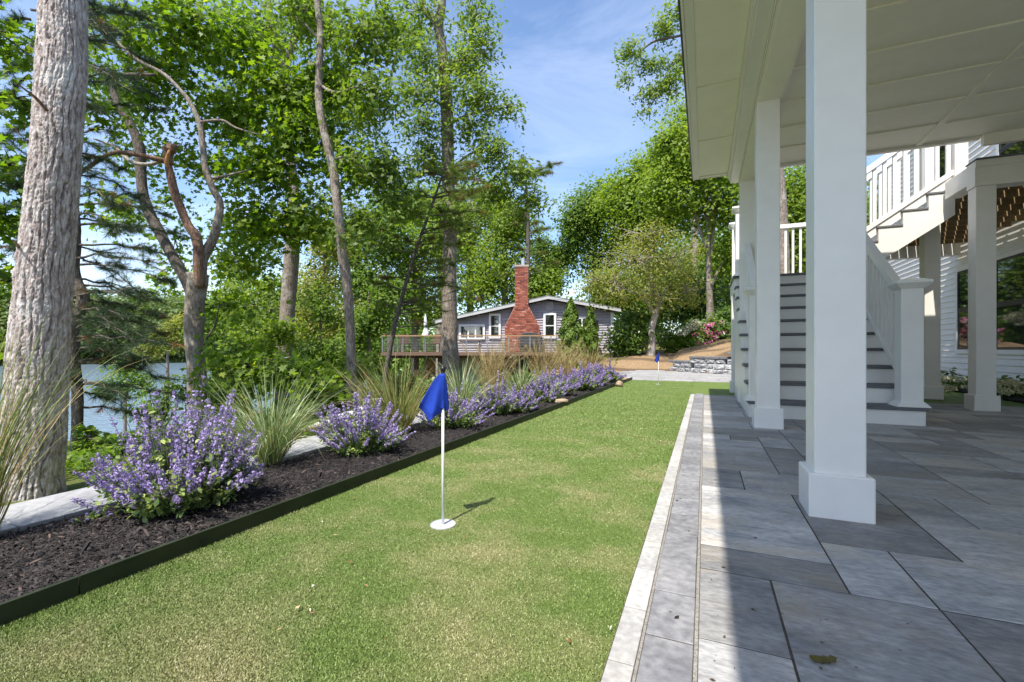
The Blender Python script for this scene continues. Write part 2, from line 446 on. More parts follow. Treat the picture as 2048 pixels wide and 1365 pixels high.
M['petal_pink'] = leafmat('petal_pink', [(0, G(0.45, 0.08, 0.22)), (0.6, G(0.62, 0.16, 0.34)), (1, G(0.75, 0.36, 0.5))], 0.3, (1.1, 1, 1))
M['petal_cream'] = leafmat('petal_cream', [(0, G(0.5, 0.47, 0.25)), (0.6, G(0.68, 0.64, 0.42)), (1, G(0.8, 0.78, 0.62))], 0.3, (1.1, 1.1, .9))
M['litter'] = leafmat('litter_bits', [(0, G(0.16, 0.06, 0.02)), (0.45, G(0.28, 0.12, 0.05)), (0.8, G(0.42, 0.33, 0.18)), (1, G(0.75, 0.72, 0.65))], 0)
M['brick_each'] = leafmat('brick_courses', [(0, G(0.15, 0.045, 0.035)), (0.4, G(0.30, 0.085, 0.055)), (0.8, G(0.44, 0.15, 0.10)), (1, G(0.56, 0.30, 0.22))], 0, rough=0.85, spec=0.2)
M['crumb'] = leafmat('leaf_crumbs', [(0, G(0.02, 0.014, 0.008)), (0.6, G(0.08, 0.05, 0.025)), (0.9, G(0.2, 0.14, 0.07)), (1, G(0.6, 0.57, 0.5))], 0)
M['chips'] = leafmat('mulch_chips', [(0, G(0.008, 0.007, 0.007)), (0.5, G(0.026, 0.022, 0.022)), (0.95, G(0.055, 0.047, 0.046)), (1, G(0.14, 0.10, 0.08))], 0, rough=0.85, spec=0.25)

def turfmat(name, blades):
    """Putting turf: green with worn, straw-coloured patches that belong to the turf."""
    m, n, l, b = nodes_of(name)
    g = n.new('ShaderNodeNewGeometry')
    mpn = n.new('ShaderNodeMapping'); mpn.inputs['Scale'].default_value = (1.0, 1.15, 0)
    l.new(g.outputs['Position'], mpn.inputs['Vector'])
    z = n.new('ShaderNodeTexNoise'); z.inputs['Scale'].default_value = 2.1; z.inputs['Detail'].default_value = 5; z.inputs['Roughness'].default_value = 0.6
    l.new(mpn.outputs['Vector'], z.inputs['Vector'])
    r = ramp(n, [(0.44, (0, 0, 0)), (0.69, (1, 1, 1))])
    l.new(z.outputs['Fac'], r.inputs['Fac'])
    if blades:
        a = n.new('ShaderNodeAttribute'); a.attribute_name = 'tint'
        fac = a.outputs['Fac']
    else:
        z4 = n.new('ShaderNodeTexNoise'); z4.inputs['Scale'].default_value = 170; z4.inputs['Detail'].default_value = 4; z4.inputs['Roughness'].default_value = 0.8
        l.new(g.outputs['Position'], z4.inputs['Vector'])
        fac = z4.outputs['Fac']
    k = (0.0, 1.0) if blades else (0.33, 0.95)
    ga = ramp(n, [(k[0], (0.075, 0.125, 0.025)), (sum(k) / 2, (0.158, 0.222, 0.052)), (k[1], (0.30, 0.37, 0.14))])
    st = ramp(n, [(k[0], (0.16, 0.165, 0.055)), (sum(k) / 2, (0.335, 0.315, 0.15)), (k[1], (0.56, 0.52, 0.33))])
    l.new(fac, ga.inputs['Fac']); l.new(fac, st.inputs['Fac'])
    mixc = n.new('ShaderNodeMixRGB')
    sx = n.new('ShaderNodeSeparateXYZ'); l.new(g.outputs['Position'], sx.inputs[0])
    wr = n.new('ShaderNodeMapRange'); wr.inputs['From Min'].default_value = 2.2; wr.inputs['From Max'].default_value = 5.0
    wr.inputs['To Min'].default_value = 1.0; wr.inputs['To Max'].default_value = 0.22       # the turf is worn round the near cup
    l.new(sx.outputs['Y'], wr.inputs['Value'])
    wm = n.new('ShaderNodeMath'); wm.operation = 'MULTIPLY'
    l.new(r.outputs['Color'], wm.inputs[0]); l.new(wr.outputs['Result'], wm.inputs[1])
    l.new(wm.outputs[0], mixc.inputs[0]); l.new(ga.outputs['Color'], mixc.inputs[1]); l.new(st.outputs['Color'], mixc.inputs[2])
    l.new(mixc.outputs['Color'], b.inputs['Base Color'])
    b.inputs['Roughness'].default_value = 0.6
    b.inputs['Specular IOR Level'].default_value = 0.25
    if not blades:
        bp = n.new('ShaderNodeBump'); bp.inputs['Strength'].default_value = 0.8; bp.inputs['Distance'].default_value = 0.01
        l.new(z4.outputs['Fac'], bp.inputs['Height']); l.new(bp.outputs['Normal'], b.inputs['Normal'])
    return m
M['turf'] = turfmat('putting_turf', False)
M['turfblade'] = turfmat('turf_blades', True)
# ------------------------------------------------------------------ terrain, lake
LAKE = -2.5
WALL_PTS = [(-1.12, 16.3), (0.05, 15.05), (0.75, 14.75), (4.5, 14.4)]

def wall_behind(x, y):
    """Distance behind the retaining wall's line (positive uphill)."""
    yl = np.interp(x, [p[0] for p in WALL_PTS], [p[1] for p in WALL_PTS])
    return y - yl

def tz(x, y):
    x = np.asarray(x, float); y = np.asarray(y, float)
    t = np.clip(-2.95 - x, 0, None)
    zl = -0.05 - 0.085 * t - 0.0058 * t * t
    back = S(14.6, 21.5, y) * 0.62 * S(-9, -3.2, x) + np.clip(y - 21.5, 0, 40) * 0.05 * S(-12, -2, x)
    wb = S(0.15, 0.5, wall_behind(x, y)) * np.interp(x, [-1.2, -0.9, 0.2, 0.8, 3], [0, 0.2, 0.34, 0.5, 0.6])
    z = zl + back + wb
    # far shore across the lake
    far = (x * -SN + y * CS)
    shore = np.where(x < -20, S(120, 150, np.hypot(x, y)) * 9.0, 0)
    return np.maximum(z, -4.0) + shore

xs = np.unique(np.concatenate([np.linspace(-400, -40, 37), np.linspace(-40, -14, 40), np.linspace(-14, 8, 111), np.linspace(8, 40, 17), np.linspace(40, 300, 14)]))
ys = np.unique(np.concatenate([np.linspace(-60, -4, 15), np.linspace(-4, 24, 141), np.linspace(24, 60, 30), np.linspace(60, 500, 45)]))
XX, YY = np.meshgrid(xs, ys)
ZZ = tz(XX, YY)
rough = (vnoise(XX * 1.3, YY * 1.3, 3) - 0.5) * 0.10 + (vnoise(XX * 4, YY * 4, 4) - 0.5) * 0.03
flat = (XX > -3.0) & (YY < 14.7)
ZZ = ZZ + np.where(flat, 0, rough)
nx_, ny_ = len(xs), len(ys)
idx = np.arange(nx_ * ny_).reshape(ny_, nx_)
quads = np.stack([idx[:-1, :-1], idx[:-1, 1:], idx[1:, 1:], idx[1:, :-1]], -1).reshape(-1, 4)
me = np_mesh('ground', np.stack([XX, YY, ZZ], -1).reshape(-1, 3), quads.ravel(), np.full(len(quads), 4))
me.polygons.foreach_set('use_smooth', np.ones(len(quads), bool))
# soil colour: litter, dry grass, tan dirt track and beach sand
n1 = vnoise(XX * .9, YY * .9, 7) * .6 + vnoise(XX * 3.1, YY * 3.1, 8) * .4
C = np.zeros(XX.shape + (4,)); C[..., 3] = 1
lit = np.array([0.10, 0.075, 0.04]); oli = np.array([0.13, 0.15, 0.035]); grn = np.array([0.07, 0.12, 0.025])
dirt = np.array([0.30, 0.205, 0.115]); mud = np.array([0.12, 0.08, 0.05]); sand = np.array([0.50, 0.40, 0.28])
def lerp(a, b, t): return a * (1 - t[..., None]) + b * t[..., None]
c = lerp(np.broadcast_to(lit, XX.shape + (3,)), oli, S(.35, .65, n1))
c = lerp(c, grn, S(.5, .8, vnoise(XX * .5 + 9, YY * .5, 9)) * .7)
bk = S(14.2, 15.4, YY) * S(-7.5, -5.0, XX) * (1 - S(21.0, 22.5, YY + XX * .15))
track = S(.42, .6, vnoise(XX * .55 + 3, YY * 1.3, 12)) * .8 + .1
c = lerp(c, lerp(np.broadcast_to(mud, c.shape), dirt, track), bk)
bch = (1 - S(LAKE + .12, LAKE + .5, ZZ)) * (np.hypot(XX, YY) < 40)
c = lerp(c, sand, bch)
C[..., :3] = c
at_ = me.attributes.new('soil', 'FLOAT_COLOR', 'POINT')
at_.data.foreach_set('color', C.reshape(-1).astype(np.float32))
m, n, l, b = nodes_of('soil')
a = n.new('ShaderNodeAttribute'); a.attribute_name = 'soil'
g = n.new('ShaderNodeNewGeometry')
z = n.new('ShaderNodeTexNoise'); z.inputs['Scale'].default_value = 14; z.inputs['Detail'].default_value = 8; z.inputs['Roughness'].default_value = .75
l.new(g.outputs['Position'], z.inputs['Vector'])
r = ramp(n, [(.25, (.45, .45, .45)), (.75, (1.5, 1.5, 1.5))])
l.new(z.outputs['Fac'], r.inputs['Fac'])
mu = n.new('ShaderNodeMixRGB'); mu.blend_type = 'MULTIPLY'; mu.inputs[0].default_value = 1
l.new(a.outputs['Color'], mu.inputs[1]); l.new(r.outputs['Color'], mu.inputs[2])
l.new(mu.outputs['Color'], b.inputs['Base Color'])
b.inputs['Roughness'].default_value = .95; b.inputs['Specular IOR Level'].default_value = .15
bp = n.new('ShaderNodeBump'); bp.inputs['Strength'].default_value = .8; bp.inputs['Distance'].default_value = .04
l.new(z.outputs['Fac'], bp.inputs['Height']); l.new(bp.outputs['Normal'], b.inputs['Normal'])
tag(link('ground', me, m), 'sloping wooded ground with leaf litter and tan dirt', kind='structure')

m, n, l, b = nodes_of('lake_water')
b.inputs['Base Color'].default_value = (0.17, 0.235, 0.29, 1)
b.inputs['Roughness'].default_value = 0.16
b.inputs['IOR'].default_value = 1.33
b.inputs['Specular IOR Level'].default_value = 0.9
g = n.new('ShaderNodeNewGeometry')
mpn = n.new('ShaderNodeMapping'); mpn.inputs['Scale'].default_value = (1.2, 2.2, 1); mpn.inputs['Rotation'].default_value = (0, 0, .6)
l.new(g.outputs['Position'], mpn.inputs['Vector'])
z = n.new('ShaderNodeTexNoise'); z.inputs['Scale'].default_value = 1.6; z.inputs['Detail'].default_value = 6
l.new(mpn.outputs['Vector'], z.inputs['Vector'])
bp = n.new('ShaderNodeBump'); bp.inputs['Strength'].default_value = .6; bp.inputs['Distance'].default_value = .12
l.new(z.outputs['Fac'], bp.inputs['Height']); l.new(bp.outputs['Normal'], b.inputs['Normal'])
mb = MB(); mb.add([(-380, -60, LAKE), (-8, -60, LAKE), (-8, 300, LAKE), (-380, 300, LAKE)], [(0, 1, 2, 3)])
tag(mb.build('lake', m), 'calm blue lake beyond the trees', kind='structure')

# ------------------------------------------------------------------ lawn (putting turf)
def edge_x(y):
    return float(np.interp(y, [-1, 2, 4, 6.5, 9, 11.05], [-1.785, -1.765, -1.735, -1.695, -1.665, -1.63]))
ylist = np.linspace(-9, 7.93, 60)  # lengthened unseen behind the camera so sunlit turf brightens the ceiling
mb = MB()
for y0, y1 in zip(ylist[:-1], ylist[1:]):
    mb.add([(edge_x(y0), y0, 0), (-.2185, y0, 0), (-.2185, y1, 0), (edge_x(y1), y1, 0)], [(0, 1, 2, 3)])
ylist = np.linspace(7.93, 11.1, 14)
for y0, y1 in zip(ylist[:-1], ylist[1:]):
    mb.add([(edge_x(y0), y0, 0), (4.05, y0, 0), (4.05, y1, 0), (edge_x(y1), y1, 0)], [(0, 1, 2, 3)])
tag(mb.build('lawn', M['turf']), 'short artificial putting turf with pale worn patches', kind='structure')

N = 520000
yy = 0.42 / (1 - rng.random(N) * (1 - 0.42 / 10.9))
xx = rng.uniform(-1.78, -.216, N)
ok = xx > np.interp(yy, [-1, 2, 4, 6.5, 9], [-1.785, -1.765, -1.735, -1.695, -1.665]) + .004
# keep only the blades near the camera's field of view
dd = -SN * xx + CS * yy
rr = CS * xx + SN * yy
ok &= (dd > .7) & (np.abs(rr / dd) < 1.3)
# not inside the cup
ok &= np.hypot(xx + 1.044, yy - 1.675) > .058
xx, yy = xx[ok], yy[ok]; N = len(xx)
scl = np.clip(yy / 2.2, .8, 2.6)
ang = rng.uniform(0, 2 * np.pi, N)
wd = rng.uniform(.0012, .0024, N) * scl
ln = rng.uniform(.003, .0065, N) * (1 + .2 * (scl - 1))
ed = np.minimum(xx - np.interp(yy, [-1, 2, 4, 6.5, 9], [-1.785, -1.765, -1.735, -1.695, -1.665]), 1)
ln *= 1 + 1.1 * np.exp(-ed / .02)
lean = rng.normal(0, .0042, (N, 2)) * scl[:, None] * .8
V = np.zeros((N, 3, 3))
V[:, 0] = np.stack([xx - np.cos(ang) * wd, yy - np.sin(ang) * wd, np.full(N, .0005)], -1)
V[:, 1] = np.stack([xx + np.cos(ang) * wd, yy + np.sin(ang) * wd, np.full(N, .0005)], -1)
V[:, 2] = np.stack([xx + lean[:, 0], yy + lean[:, 1], ln], -1)
me = np_mesh('turf_blades', V.reshape(-1, 3), np.arange(3 * N), np.full(N, 3), np.clip(rng.normal(.42, .3, N), 0, 1))
tag(link('grass', me, M['turfblade']), 'short turf blades covering the putting lawn', 'turf', kind='stuff')

# litter specks on the lawn
N = 90
yy = 0.7 / (1 - rng.random(N) * (1 - 0.7 / 10.5)); xx = rng.uniform(-1.7, -.22, N)
clus = rng.random(N) < .45
cx = rng.uniform(-1.6, -.3, 9); cy = rng.uniform(1.0, 5.5, 9); ci = rng.integers(0, 9, N)
xx = np.where(clus, cx[ci] + rng.normal(0, .035, N), xx); yy = np.where(clus, cy[ci] + rng.normal(0, .06, N), yy)
ok = np.hypot(xx + 1.044, yy - 1.675) > .07; xx, yy = xx[ok], yy[ok]; N = len(xx)
ang = rng.uniform(0, 6.28, N); L = rng.uniform(.003, .011, N); W = L * rng.uniform(.12, .5, N)
V = np.zeros((N, 4, 3))
for k, (p, q) in enumerate(((-1, 0), (0, -1), (1, 0), (0, 1))):
    V[:, k, 0] = xx + p * L * np.cos(ang) - q * W * np.sin(ang)
    V[:, k, 1] = yy + p * L * np.sin(ang) + q * W * np.cos(ang)
    V[:, k, 2] = .0115 + rng.uniform(0, .006, N)
me = np_mesh('leaf_litter', V.reshape(-1, 3), np.arange(4 * N), np.full(N, 4), rng.random(N))
tag(link('debris', me, M['litter']), 'small brown and white bits of litter on the turf', 'litter', kind='stuff')

# ------------------------------------------------------------------ patio
patio = MB().box(-.2185, 4.88, -1.2, 7.95, -.06, .0112).build('patio', M['joint'])
tag(patio, 'patio of blue grey stone slabs with sanded joints', kind='structure')
slab_cache = {}
def slab(w, h, th=.014, name='paver', mat='slab', parent=None, x=0, y=0, z=0, g=.0035, jit=.0):
    key = (round(w, 3), round(h, 3), mat, th)
    if key not in slab_cache:
        mb = MB().box(g, w - g, g, h - g, -.03, th)
        me = mb.mesh(name, bevel=.0012)
        me.materials.append(M[mat])
        slab_cache[key] = me
    o = bpy.data.objects.new(name, slab_cache[key])
    col.objects.link(o)
    o.location = (x, y, z + random.uniform(-jit, jit)); o.parent = parent
    return o
# soldier border of light pavers, then a dark band, then the slab field
y = -1.1 + .005
off = 1.092 - 9 * .2445
k = 0
y = off
while y < 7.9:
    slab(.0655, .2445, .0135, 'paver', 'slab_light', patio, -.218, y, 0, .002, .0008); y += .2445
y = 1.23 - 9 * .2365
while y < 7.9:
    slab(.121, .2365, .013, 'paver', 'slab_dark', patio, -.146 + random.uniform(-.001, .001), y, 0, .0022, .0008); y += .2365
MB().box(-.0252, -.0165, -1.1, 7.93, -.02, .0120).build('joint_sand', M['sand'], patio)
MB().box(-.1525, -.1455, -1.1, 7.93, -.02, .0118).build('joint_sand', M['sand'], patio)
UX, UY, X0, Y0 = .2135, .2035, -.018, 1.267
fixed = [(0, 1, 0, 2), (1, 3, -2, 2), (0, 1, -2, 0), (0, 2, 2, 3), (0, 2, 3, 5), (0, 2, 5, 7), (2, 3, 2, 4), (2, 4, 4, 7), (3, 6, 2, 4), (3, 5, -1, 2),
         (4, 6, 4, 6), (4, 5, 6, 8), (5, 7, 6, 8), (6, 8, 4, 6), (0, 1, 7, 9), (1, 3, 7, 9), (3, 4, 7, 9), (4, 6, 8, 10), (6, 8, 8, 11)]
NX, NY, JO = 23, 45, 12
occ = np.zeros((NX, NY), bool)
todo = []
for f in fixed:
    todo.append(f); occ[f[0]:f[1], f[2] + JO:f[3] + JO] = True
opts = [(2, 2), (2, 1), (3, 2), (2, 3), (1, 2), (2, 2), (3, 2), (1, 1), (2, 1)]
rs = random.Random(8)
for j in range(NY):
    for i in range(NX):
        if occ[i, j]: continue
        oo = opts[:]; rs.shuffle(oo)
        for w, h in oo + [(1, 1)]:
            if i + w <= NX and j + h <= NY and not occ[i:i + w, j:j + h].any():
                occ[i:i + w, j:j + h] = True
                todo.append((i, i + w, j - JO, j + h - JO)); break
for i0, i1, j0, j1 in todo:
    xa, xb = X0 + i0 * UX, X0 + i1 * UX
    ya, yb = Y0 + j0 * UY, Y0 + j1 * UY
    yb = min(yb, 7.94)
    if ya > 7.9 or yb < -.3 or xb > 4.88: continue
    d_ = CS * yb - SN * xa
    if d_ < .5 or (CS * xa + SN * yb) / d_ > 1.35: continue
    slab(xb - xa, yb - ya, .013, 'paver', 'slab', patio, xa, ya, 0, .0033, .0010)
# end course of the patio at the lawn
# ------------------------------------------------------------------ bluestone walk beside the bed
path = MB().box(-2.88, -2.50, -.6, 9.0, -.06, .022).build('path', M['joint'])
tag(path, 'narrow walk of pale bluestone slabs behind the flower bed', kind='structure')
y = -.5
ws = [.62, .75, .58, .8, .66, .7, .6, .85, .6, .75, .66, .7, .6]
for w in ws:
    slab(.40, w, .045, 'flagstone', 'bluestone', path, -2.9, y, 0.012, .003, .004); y += w

# ------------------------------------------------------------------ mulch bed
def bed_mesh(name, xa, xb, y0, y1, nx, ny, hump, base):
    xs_ = np.linspace(0, 1, nx); ys_ = np.linspace(y0, y1, ny)
    V = []
    for yv in ys_:
        a0 = xa(yv); b0 = xb(yv)
        for t in xs_:
            V.append((a0 + (b0 - a0) * t, yv, base + hump * math.sin(math.pi * min(1, .12 + t * .88)) ))
    V = np.array(V)
    V[:, 2] += (vnoise(V[:, 0] * 9, V[:, 1] * 9, 31) - .5) * .016 + (vnoise(V[:, 0] * 30, V[:, 1] * 30, 32) - .5) * .012
    ii = np.arange(nx * ny).reshape(ny, nx)
    q = np.stack([ii[:-1, :-1], ii[:-1, 1:], ii[1:, 1:], ii[1:, :-1]], -1).reshape(-1, 4)
    return np_mesh(name, V, q.ravel(), np.full(len(q), 4)), V
me, bedV = bed_mesh('mulch_bed', lambda y: -2.5, lambda y: edge_x(y) - .004, -.6, 11.3, 30, 420, .02, .018)
tag(link('mulch_bed', me, M['mulch']), 'dark bark mulch bed between the walk and the lawn edging', kind='structure')
me2, _ = bed_mesh('house_bed', lambda y: 4.05, lambda y: 4.88, 7.95, 14.0, 12, 120, .03, .012)
tag(link('house_bed', me2, M['mulch']), 'mulch bed along the white house', kind='structure')
def bed_z(x, y):
    t = (x + 2.5) / (edge_x(y) + 2.5)
    return .018 + .02 * math.sin(math.pi * min(1, .12 + max(0, t) * .88))
N = 52000
yy = .5 / (1 - rng.random(N) * (1 - .5 / 10)); xx = rng.uniform(-2.49, -1.66, N)
xe = np.interp(yy, [-1, 2, 4, 6.5, 9, 11], [-1.785, -1.765, -1.735, -1.695, -1.665, -1.63])
ok = xx < xe - .01; xx, yy, xe = xx[ok], yy[ok], xe[ok]; N = len(xx)
t = (xx + 2.5) / (xe + 2.5)
zz = .024 + .02 * np.sin(np.pi * np.minimum(1, .12 + t * .88)) + rng.uniform(0, .012, N)
L = rng.gamma(2.2, .0062, N) + .004; L *= np.clip(yy / 3, 1, 2); W = L * rng.uniform(.08, .3, N); H = W * .5
ang = rng.normal(0.3, 1.0, N); pit = rng.normal(0, .42, N)
ax = np.stack([np.cos(ang) * np.cos(pit), np.sin(ang) * np.cos(pit), np.sin(pit)], -1)
sd = np.stack([-np.sin(ang), np.cos(ang), rng.normal(0, .35, N)], -1); sd /= np.linalg.norm(sd, axis=1)[:, None]
up = np.cross(ax, sd)
ctr = np.stack([xx, yy, zz], -1)
V = np.zeros((N, 6, 3))
tmpl = [(-1, -.7, 0), (-.85, .8, 0), (.9, .6, 0), (1, -.75, 0), (-.75, 0, 1), (.8, .05, 1)]
for k, (p, q, s_) in enumerate(tmpl):
    V[:, k] = ctr + ax * (L * p)[:, None] * .5 + sd * (W * q)[:, None] * .5 + up * (H * s_)[:, None]
fq = np.array([[0, 3, 5, 4], [1, 4, 5, 2]]); ft = np.array([[0, 4, 1], [3, 2, 5]])
base = (np.arange(N) * 6)[:, None]
flat_ = np.concatenate([(base + np.r_[fq[0], fq[1], ft[0], ft[1]][None, :]).ravel()])
tot = np.tile([4, 4, 3, 3], N)
tint = np.repeat(rng.random(N), 4)
tag(link('mulch', np_mesh('mulch_chips', V.reshape(-1, 3), flat_, tot, tint), M['chips']), 'shredded dark bark chips on the flower bed', 'mulch', kind='stuff')

# ------------------------------------------------------------------ lawn edging
edging = empty('lawn_edging', (-1.76, 0, 0))
tag(edging, 'dark green steel edging strip between mulch bed and lawn', 'edging')
ysec = [-.6, .75, 2.0, 3.2, 4.4, 5.6, 6.8, 8.0, 9.2, 10.4, 11.25]
for y0, y1 in zip(ysec[:-1], ysec[1:]):
    mb = MB(); yl = np.linspace(y0, y1 - .004, 7)
    vs = []
    for yv in yl:
        xe_ = edge_x(yv) + .76 * 0
        for dx, zz_ in ((-.004, -.03), (-.004, .056), (-.010, .060), (-.010, .063), (.004, .063), (.004, -.03)):
            vs.append((edge_x(yv) + dx + 1.76, yv, zz_ - .0))
    fs = []
    for i in range(6):
        for k in range(6):
            k2 = (k + 1) % 6
            fs.append((i * 6 + k, i * 6 + k2, (i + 1) * 6 + k2, (i + 1) * 6 + k))
    fs += [(0, 1, 2, 3, 4, 5), tuple(36 + k for k in range(6))[::-1]]
    mb.add(vs, fs).build('strip_section', M['steel'], edging)
for yv in (1.86, 1.93, 3.06, 3.12, 3.18, 1.12, 4.3, 4.36):
    x = edge_x(yv) + 1.76 + .0042
    MB().box(x, x + .0015, yv - .012, yv + .012, .022, .036).build('slot', M['black'], edging)

# ------------------------------------------------------------------ paved court at the end of the lawn
paving = MB()
court = [(-2.6, 11.1), (4.0, 11.1), (4.0, 14.45), (.75, 14.8), (.05, 15.1), (-1.15, 16.4), (-2.3, 16.3), (-2.6, 14.5)]
paving.prism(court, -.10, -.006, 'z')
paving = paving.build('pavement', M['joint'])
tag(paving, 'light grey paved court beyond the far end of the lawn', kind='structure')
from bisect import bisect
def inside(px_, py_, poly):
    c_ = False
    for i in range(len(poly)):
        x1, y1 = poly[i]; x2, y2 = poly[i - 1]
        if (y1 > py_) != (y2 > py_) and px_ < (x2 - x1) * (py_ - y1) / (y2 - y1) + x1: c_ = not c_
    return c_
M['court'] = surf('court_paver', (0.24, 0.235, 0.23), (0.36, 0.35, 0.34), scale=4, rough=0.75, bump=0.3, rand=0.14, fine=(20, .15))
yv = 11.13; row = 0
while yv < 16.2:
    h = .33 if row % 3 else .22
    xv = -2.75 + (row % 2) * .25
    while xv < 1.4:
        w = rs.choice([.42, .55, .7])
        if inside(xv + .05, yv + .03, court) and inside(xv + w - .05, yv + h - .03, court):
            slab(w, h, .008, 'paver', 'court', paving, xv, yv, 0, .004, .001)
        xv += w
    yv += h; row += 1
for xa, xb, ya, yb in ((-2.62, -1.28, 11.06, 11.13),):
    pass

# ------------------------------------------------------------------ retaining wall
rw = empty('retaining_wall', (-1.1, 16.2, 0))
tag(rw, 'stepped split granite retaining wall with dark capstones beside dirt slope', 'retaining wall')
def block_mesh(w, h, d, seed, rough_=True):
    r_ = np.random.default_rng(seed)
    bm = bmesh.new()
    nxb = max(3, int(w / .07)); nzb = 4
    V = [[bm.verts.new((w * i / nxb, (-.012 - .035 * r_.random() if (0 < i < nxb and 0 < k < nzb) else 0), h * k / nzb)) for i in range(nxb + 1)] for k in range(nzb + 1)]
    for k in range(nzb):
        for i in range(nxb):
            bm.faces.new((V[k][i], V[k][i + 1], V[k + 1][i + 1], V[k + 1][i]))
    b0, b1 = bm.verts.new((0, d, 0)), bm.verts.new((w, d, 0))
    b2, b3 = bm.verts.new((w, d, h)), bm.verts.new((0, d, h))
    bm.faces.new([V[nzb][i] for i in range(nxb + 1)] + [b2, b3])
    bm.faces.new([b0, b1] + [V[0][i] for i in range(nxb, -1, -1)])
    bm.faces.new([b1, b2] + [V[k][nxb] for k in range(nzb, -1, -1)])
    bm.faces.new([b3, b0] + [V[k][0] for k in range(nzb + 1)])
    bm.faces.new([b0, b3, b2, b1])
    me = bpy.data.meshes.new('block'); bm.to_mesh(me); bm.free()
    return me
bl = [block_mesh(w, .145, .26, 50 + i) for i, w in enumerate((.32, .42, .5, .36))]
for b_ in bl: b_.materials.append(M['blockstone'])
bw = [.32, .42, .5, .36]
def wall_run(p0, p1, courses, dy=0.0, cap=True, sd=0):
    p0 = Vector((*p0, 0)); p1 = Vector((*p1, 0)); dv = p1 - p0; L_ = dv.length; dv.normalize(); an = math.atan2(dv.y, dv.x)
    rs_ = random.Random(sd)
    for c_ in range(courses):
        s_ = (c_ % 2) * .16
        while s_ < L_ - .1:
            i = rs_.randrange(4); w = min(bw[i], L_ - s_)
            o = bpy.data.objects.new('stone_block', bl[i]); col.objects.link(o); o.parent = rw
            o.scale = ((w - .006) / bw[i], 1, 1)
            q = p0 + dv * s_
            o.location = (q.x + 1.1, q.y - 16.2 + rs_.uniform(-.015, .015) + c_ * .02, -.02 + c_ * .15); o.rotation_euler = (0, 0, an)
            s_ += w
    if cap:
        s_ = 0
        while s_ < L_ - .05:
            w = min(.5, L_ - s_)
            o = MB().box(.003, w - .003, -.05, .28, 0, .075).build('capstone', M['blockcap'], rw, bevel=.008)
            q = p0 + dv * s_
            o.location = (q.x + 1.1, q.y - 16.2 + courses * .02, -.02 + courses * .15 + .002); o.rotation_euler = (0, 0, an)
            s_ += w
wall_run((-1.12, 16.28), (-.45, 15.62), 2, sd=1)
wall_run((-.45, 15.62), (.62, 14.98), 3, sd=2)
wall_run((.62, 14.98), (1.9, 14.75), 4, sd=3)
wall_run((.06, 14.72), (1.9, 14.5), 2, cap=False, sd=4)
st = empty('garden_step_wall', (.2, 22.0, 1.0))
tag(st, 'short grey block garden wall beside the pink rhododendron', 'garden wall')
for i, (px_, py_, w) in enumerate(((1443, 696, .6), (1462, 688, .7), (1485, 680, .8), (1505, 676, .9))):
    p = P(px_, py_ + 6, 22.5)
    o = MB().box(-w / 2, w / 2, 0, .35, 0, .28).build('stone_block', M['blockcap'], st, bevel=.02)
    o.location = p - Vector((.2, 22.0, 1.0)) - Vector((0, 0, .1))

# ------------------------------------------------------------------ porch
MB().box(-.15, 4.88, -7, -1.21, -.05, .0125).build('paver', M['slab'], patio)  # unseen slab behind the camera, added to bounce sunlight onto the ceiling
porch = empty('porch', (0.55, 2.5, 0))
tag(porch, 'white open porch roof with panelled ceiling on square columns', 'porch')
def part(name, mat, x0, x1, y0, y1, z0, z1, parent, org, bevel=.003):
    o = MB().box(x0 - org[0], x1 - org[0], y0 - org[1], y1 - org[1], z0 - org[2], z1 - org[2]).build(name, M[mat], parent, bevel=bevel)
    return o
PO = (0.55, 2.5, 0)
CZ = 3.32
for yc in (2.5, 4.945, 7.165, .06):
    c = MB().box(-.096, .096, yc - 2.5 - .096, yc - 2.5 + .096, .004, 3.11).build('column', M['white'], porch, bevel=.004)
    pl = MB().box(-.122, .122, yc - 2.5 - .122, yc - 2.5 + .122, .006, .205).build('plinth', M['white'], c, bevel=.005)
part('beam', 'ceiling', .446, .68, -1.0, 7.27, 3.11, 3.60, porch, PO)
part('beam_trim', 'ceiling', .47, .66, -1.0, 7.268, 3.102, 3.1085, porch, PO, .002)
part('outer_trim', 'white', .335, .4445, -1.0, 7.285, 3.165, 3.5, porch, PO, .004)
part('crown_trim', 'white', .305, .333, -1.0, 7.28, 3.225, 3.5, porch, PO, .004)
part('crown_trim', 'white', .325, .3345, -1.0, 7.282, 3.205, 3.224, porch, PO, .002)
part('seam', 'black', .4446, .4466, -1.0, 7.268, 3.1078, 3.1098, porch, PO, 0)
SZ = 3.30
# soffit panels between battens
ysb = [-.98, -.14, 1.08, 2.30, 3.52, 4.75, 5.98, 7.22]
for a0, b0 in zip(ysb[:-1], ysb[1:]):
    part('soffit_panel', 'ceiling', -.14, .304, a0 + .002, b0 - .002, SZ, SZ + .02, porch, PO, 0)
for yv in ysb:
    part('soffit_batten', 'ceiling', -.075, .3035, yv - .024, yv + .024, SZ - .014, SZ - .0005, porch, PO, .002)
part('soffit_edge', 'white', -.146, -.077, -1.0, 7.246, SZ - .016, SZ - .001, porch, PO, .002)
part('fascia', 'white', -.165, -.1465, -1.0, 7.275, SZ - .028, SZ + .26, porch, PO, .003)
part('roof_edge', 'black', -.185, -.1655, -1.0, 7.28, SZ + .02, SZ + .28, porch, PO, .002)
part('end_fascia', 'white', -.164, .3045, 7.2475, 7.272, SZ - .02, SZ + .24, porch, PO, .003)
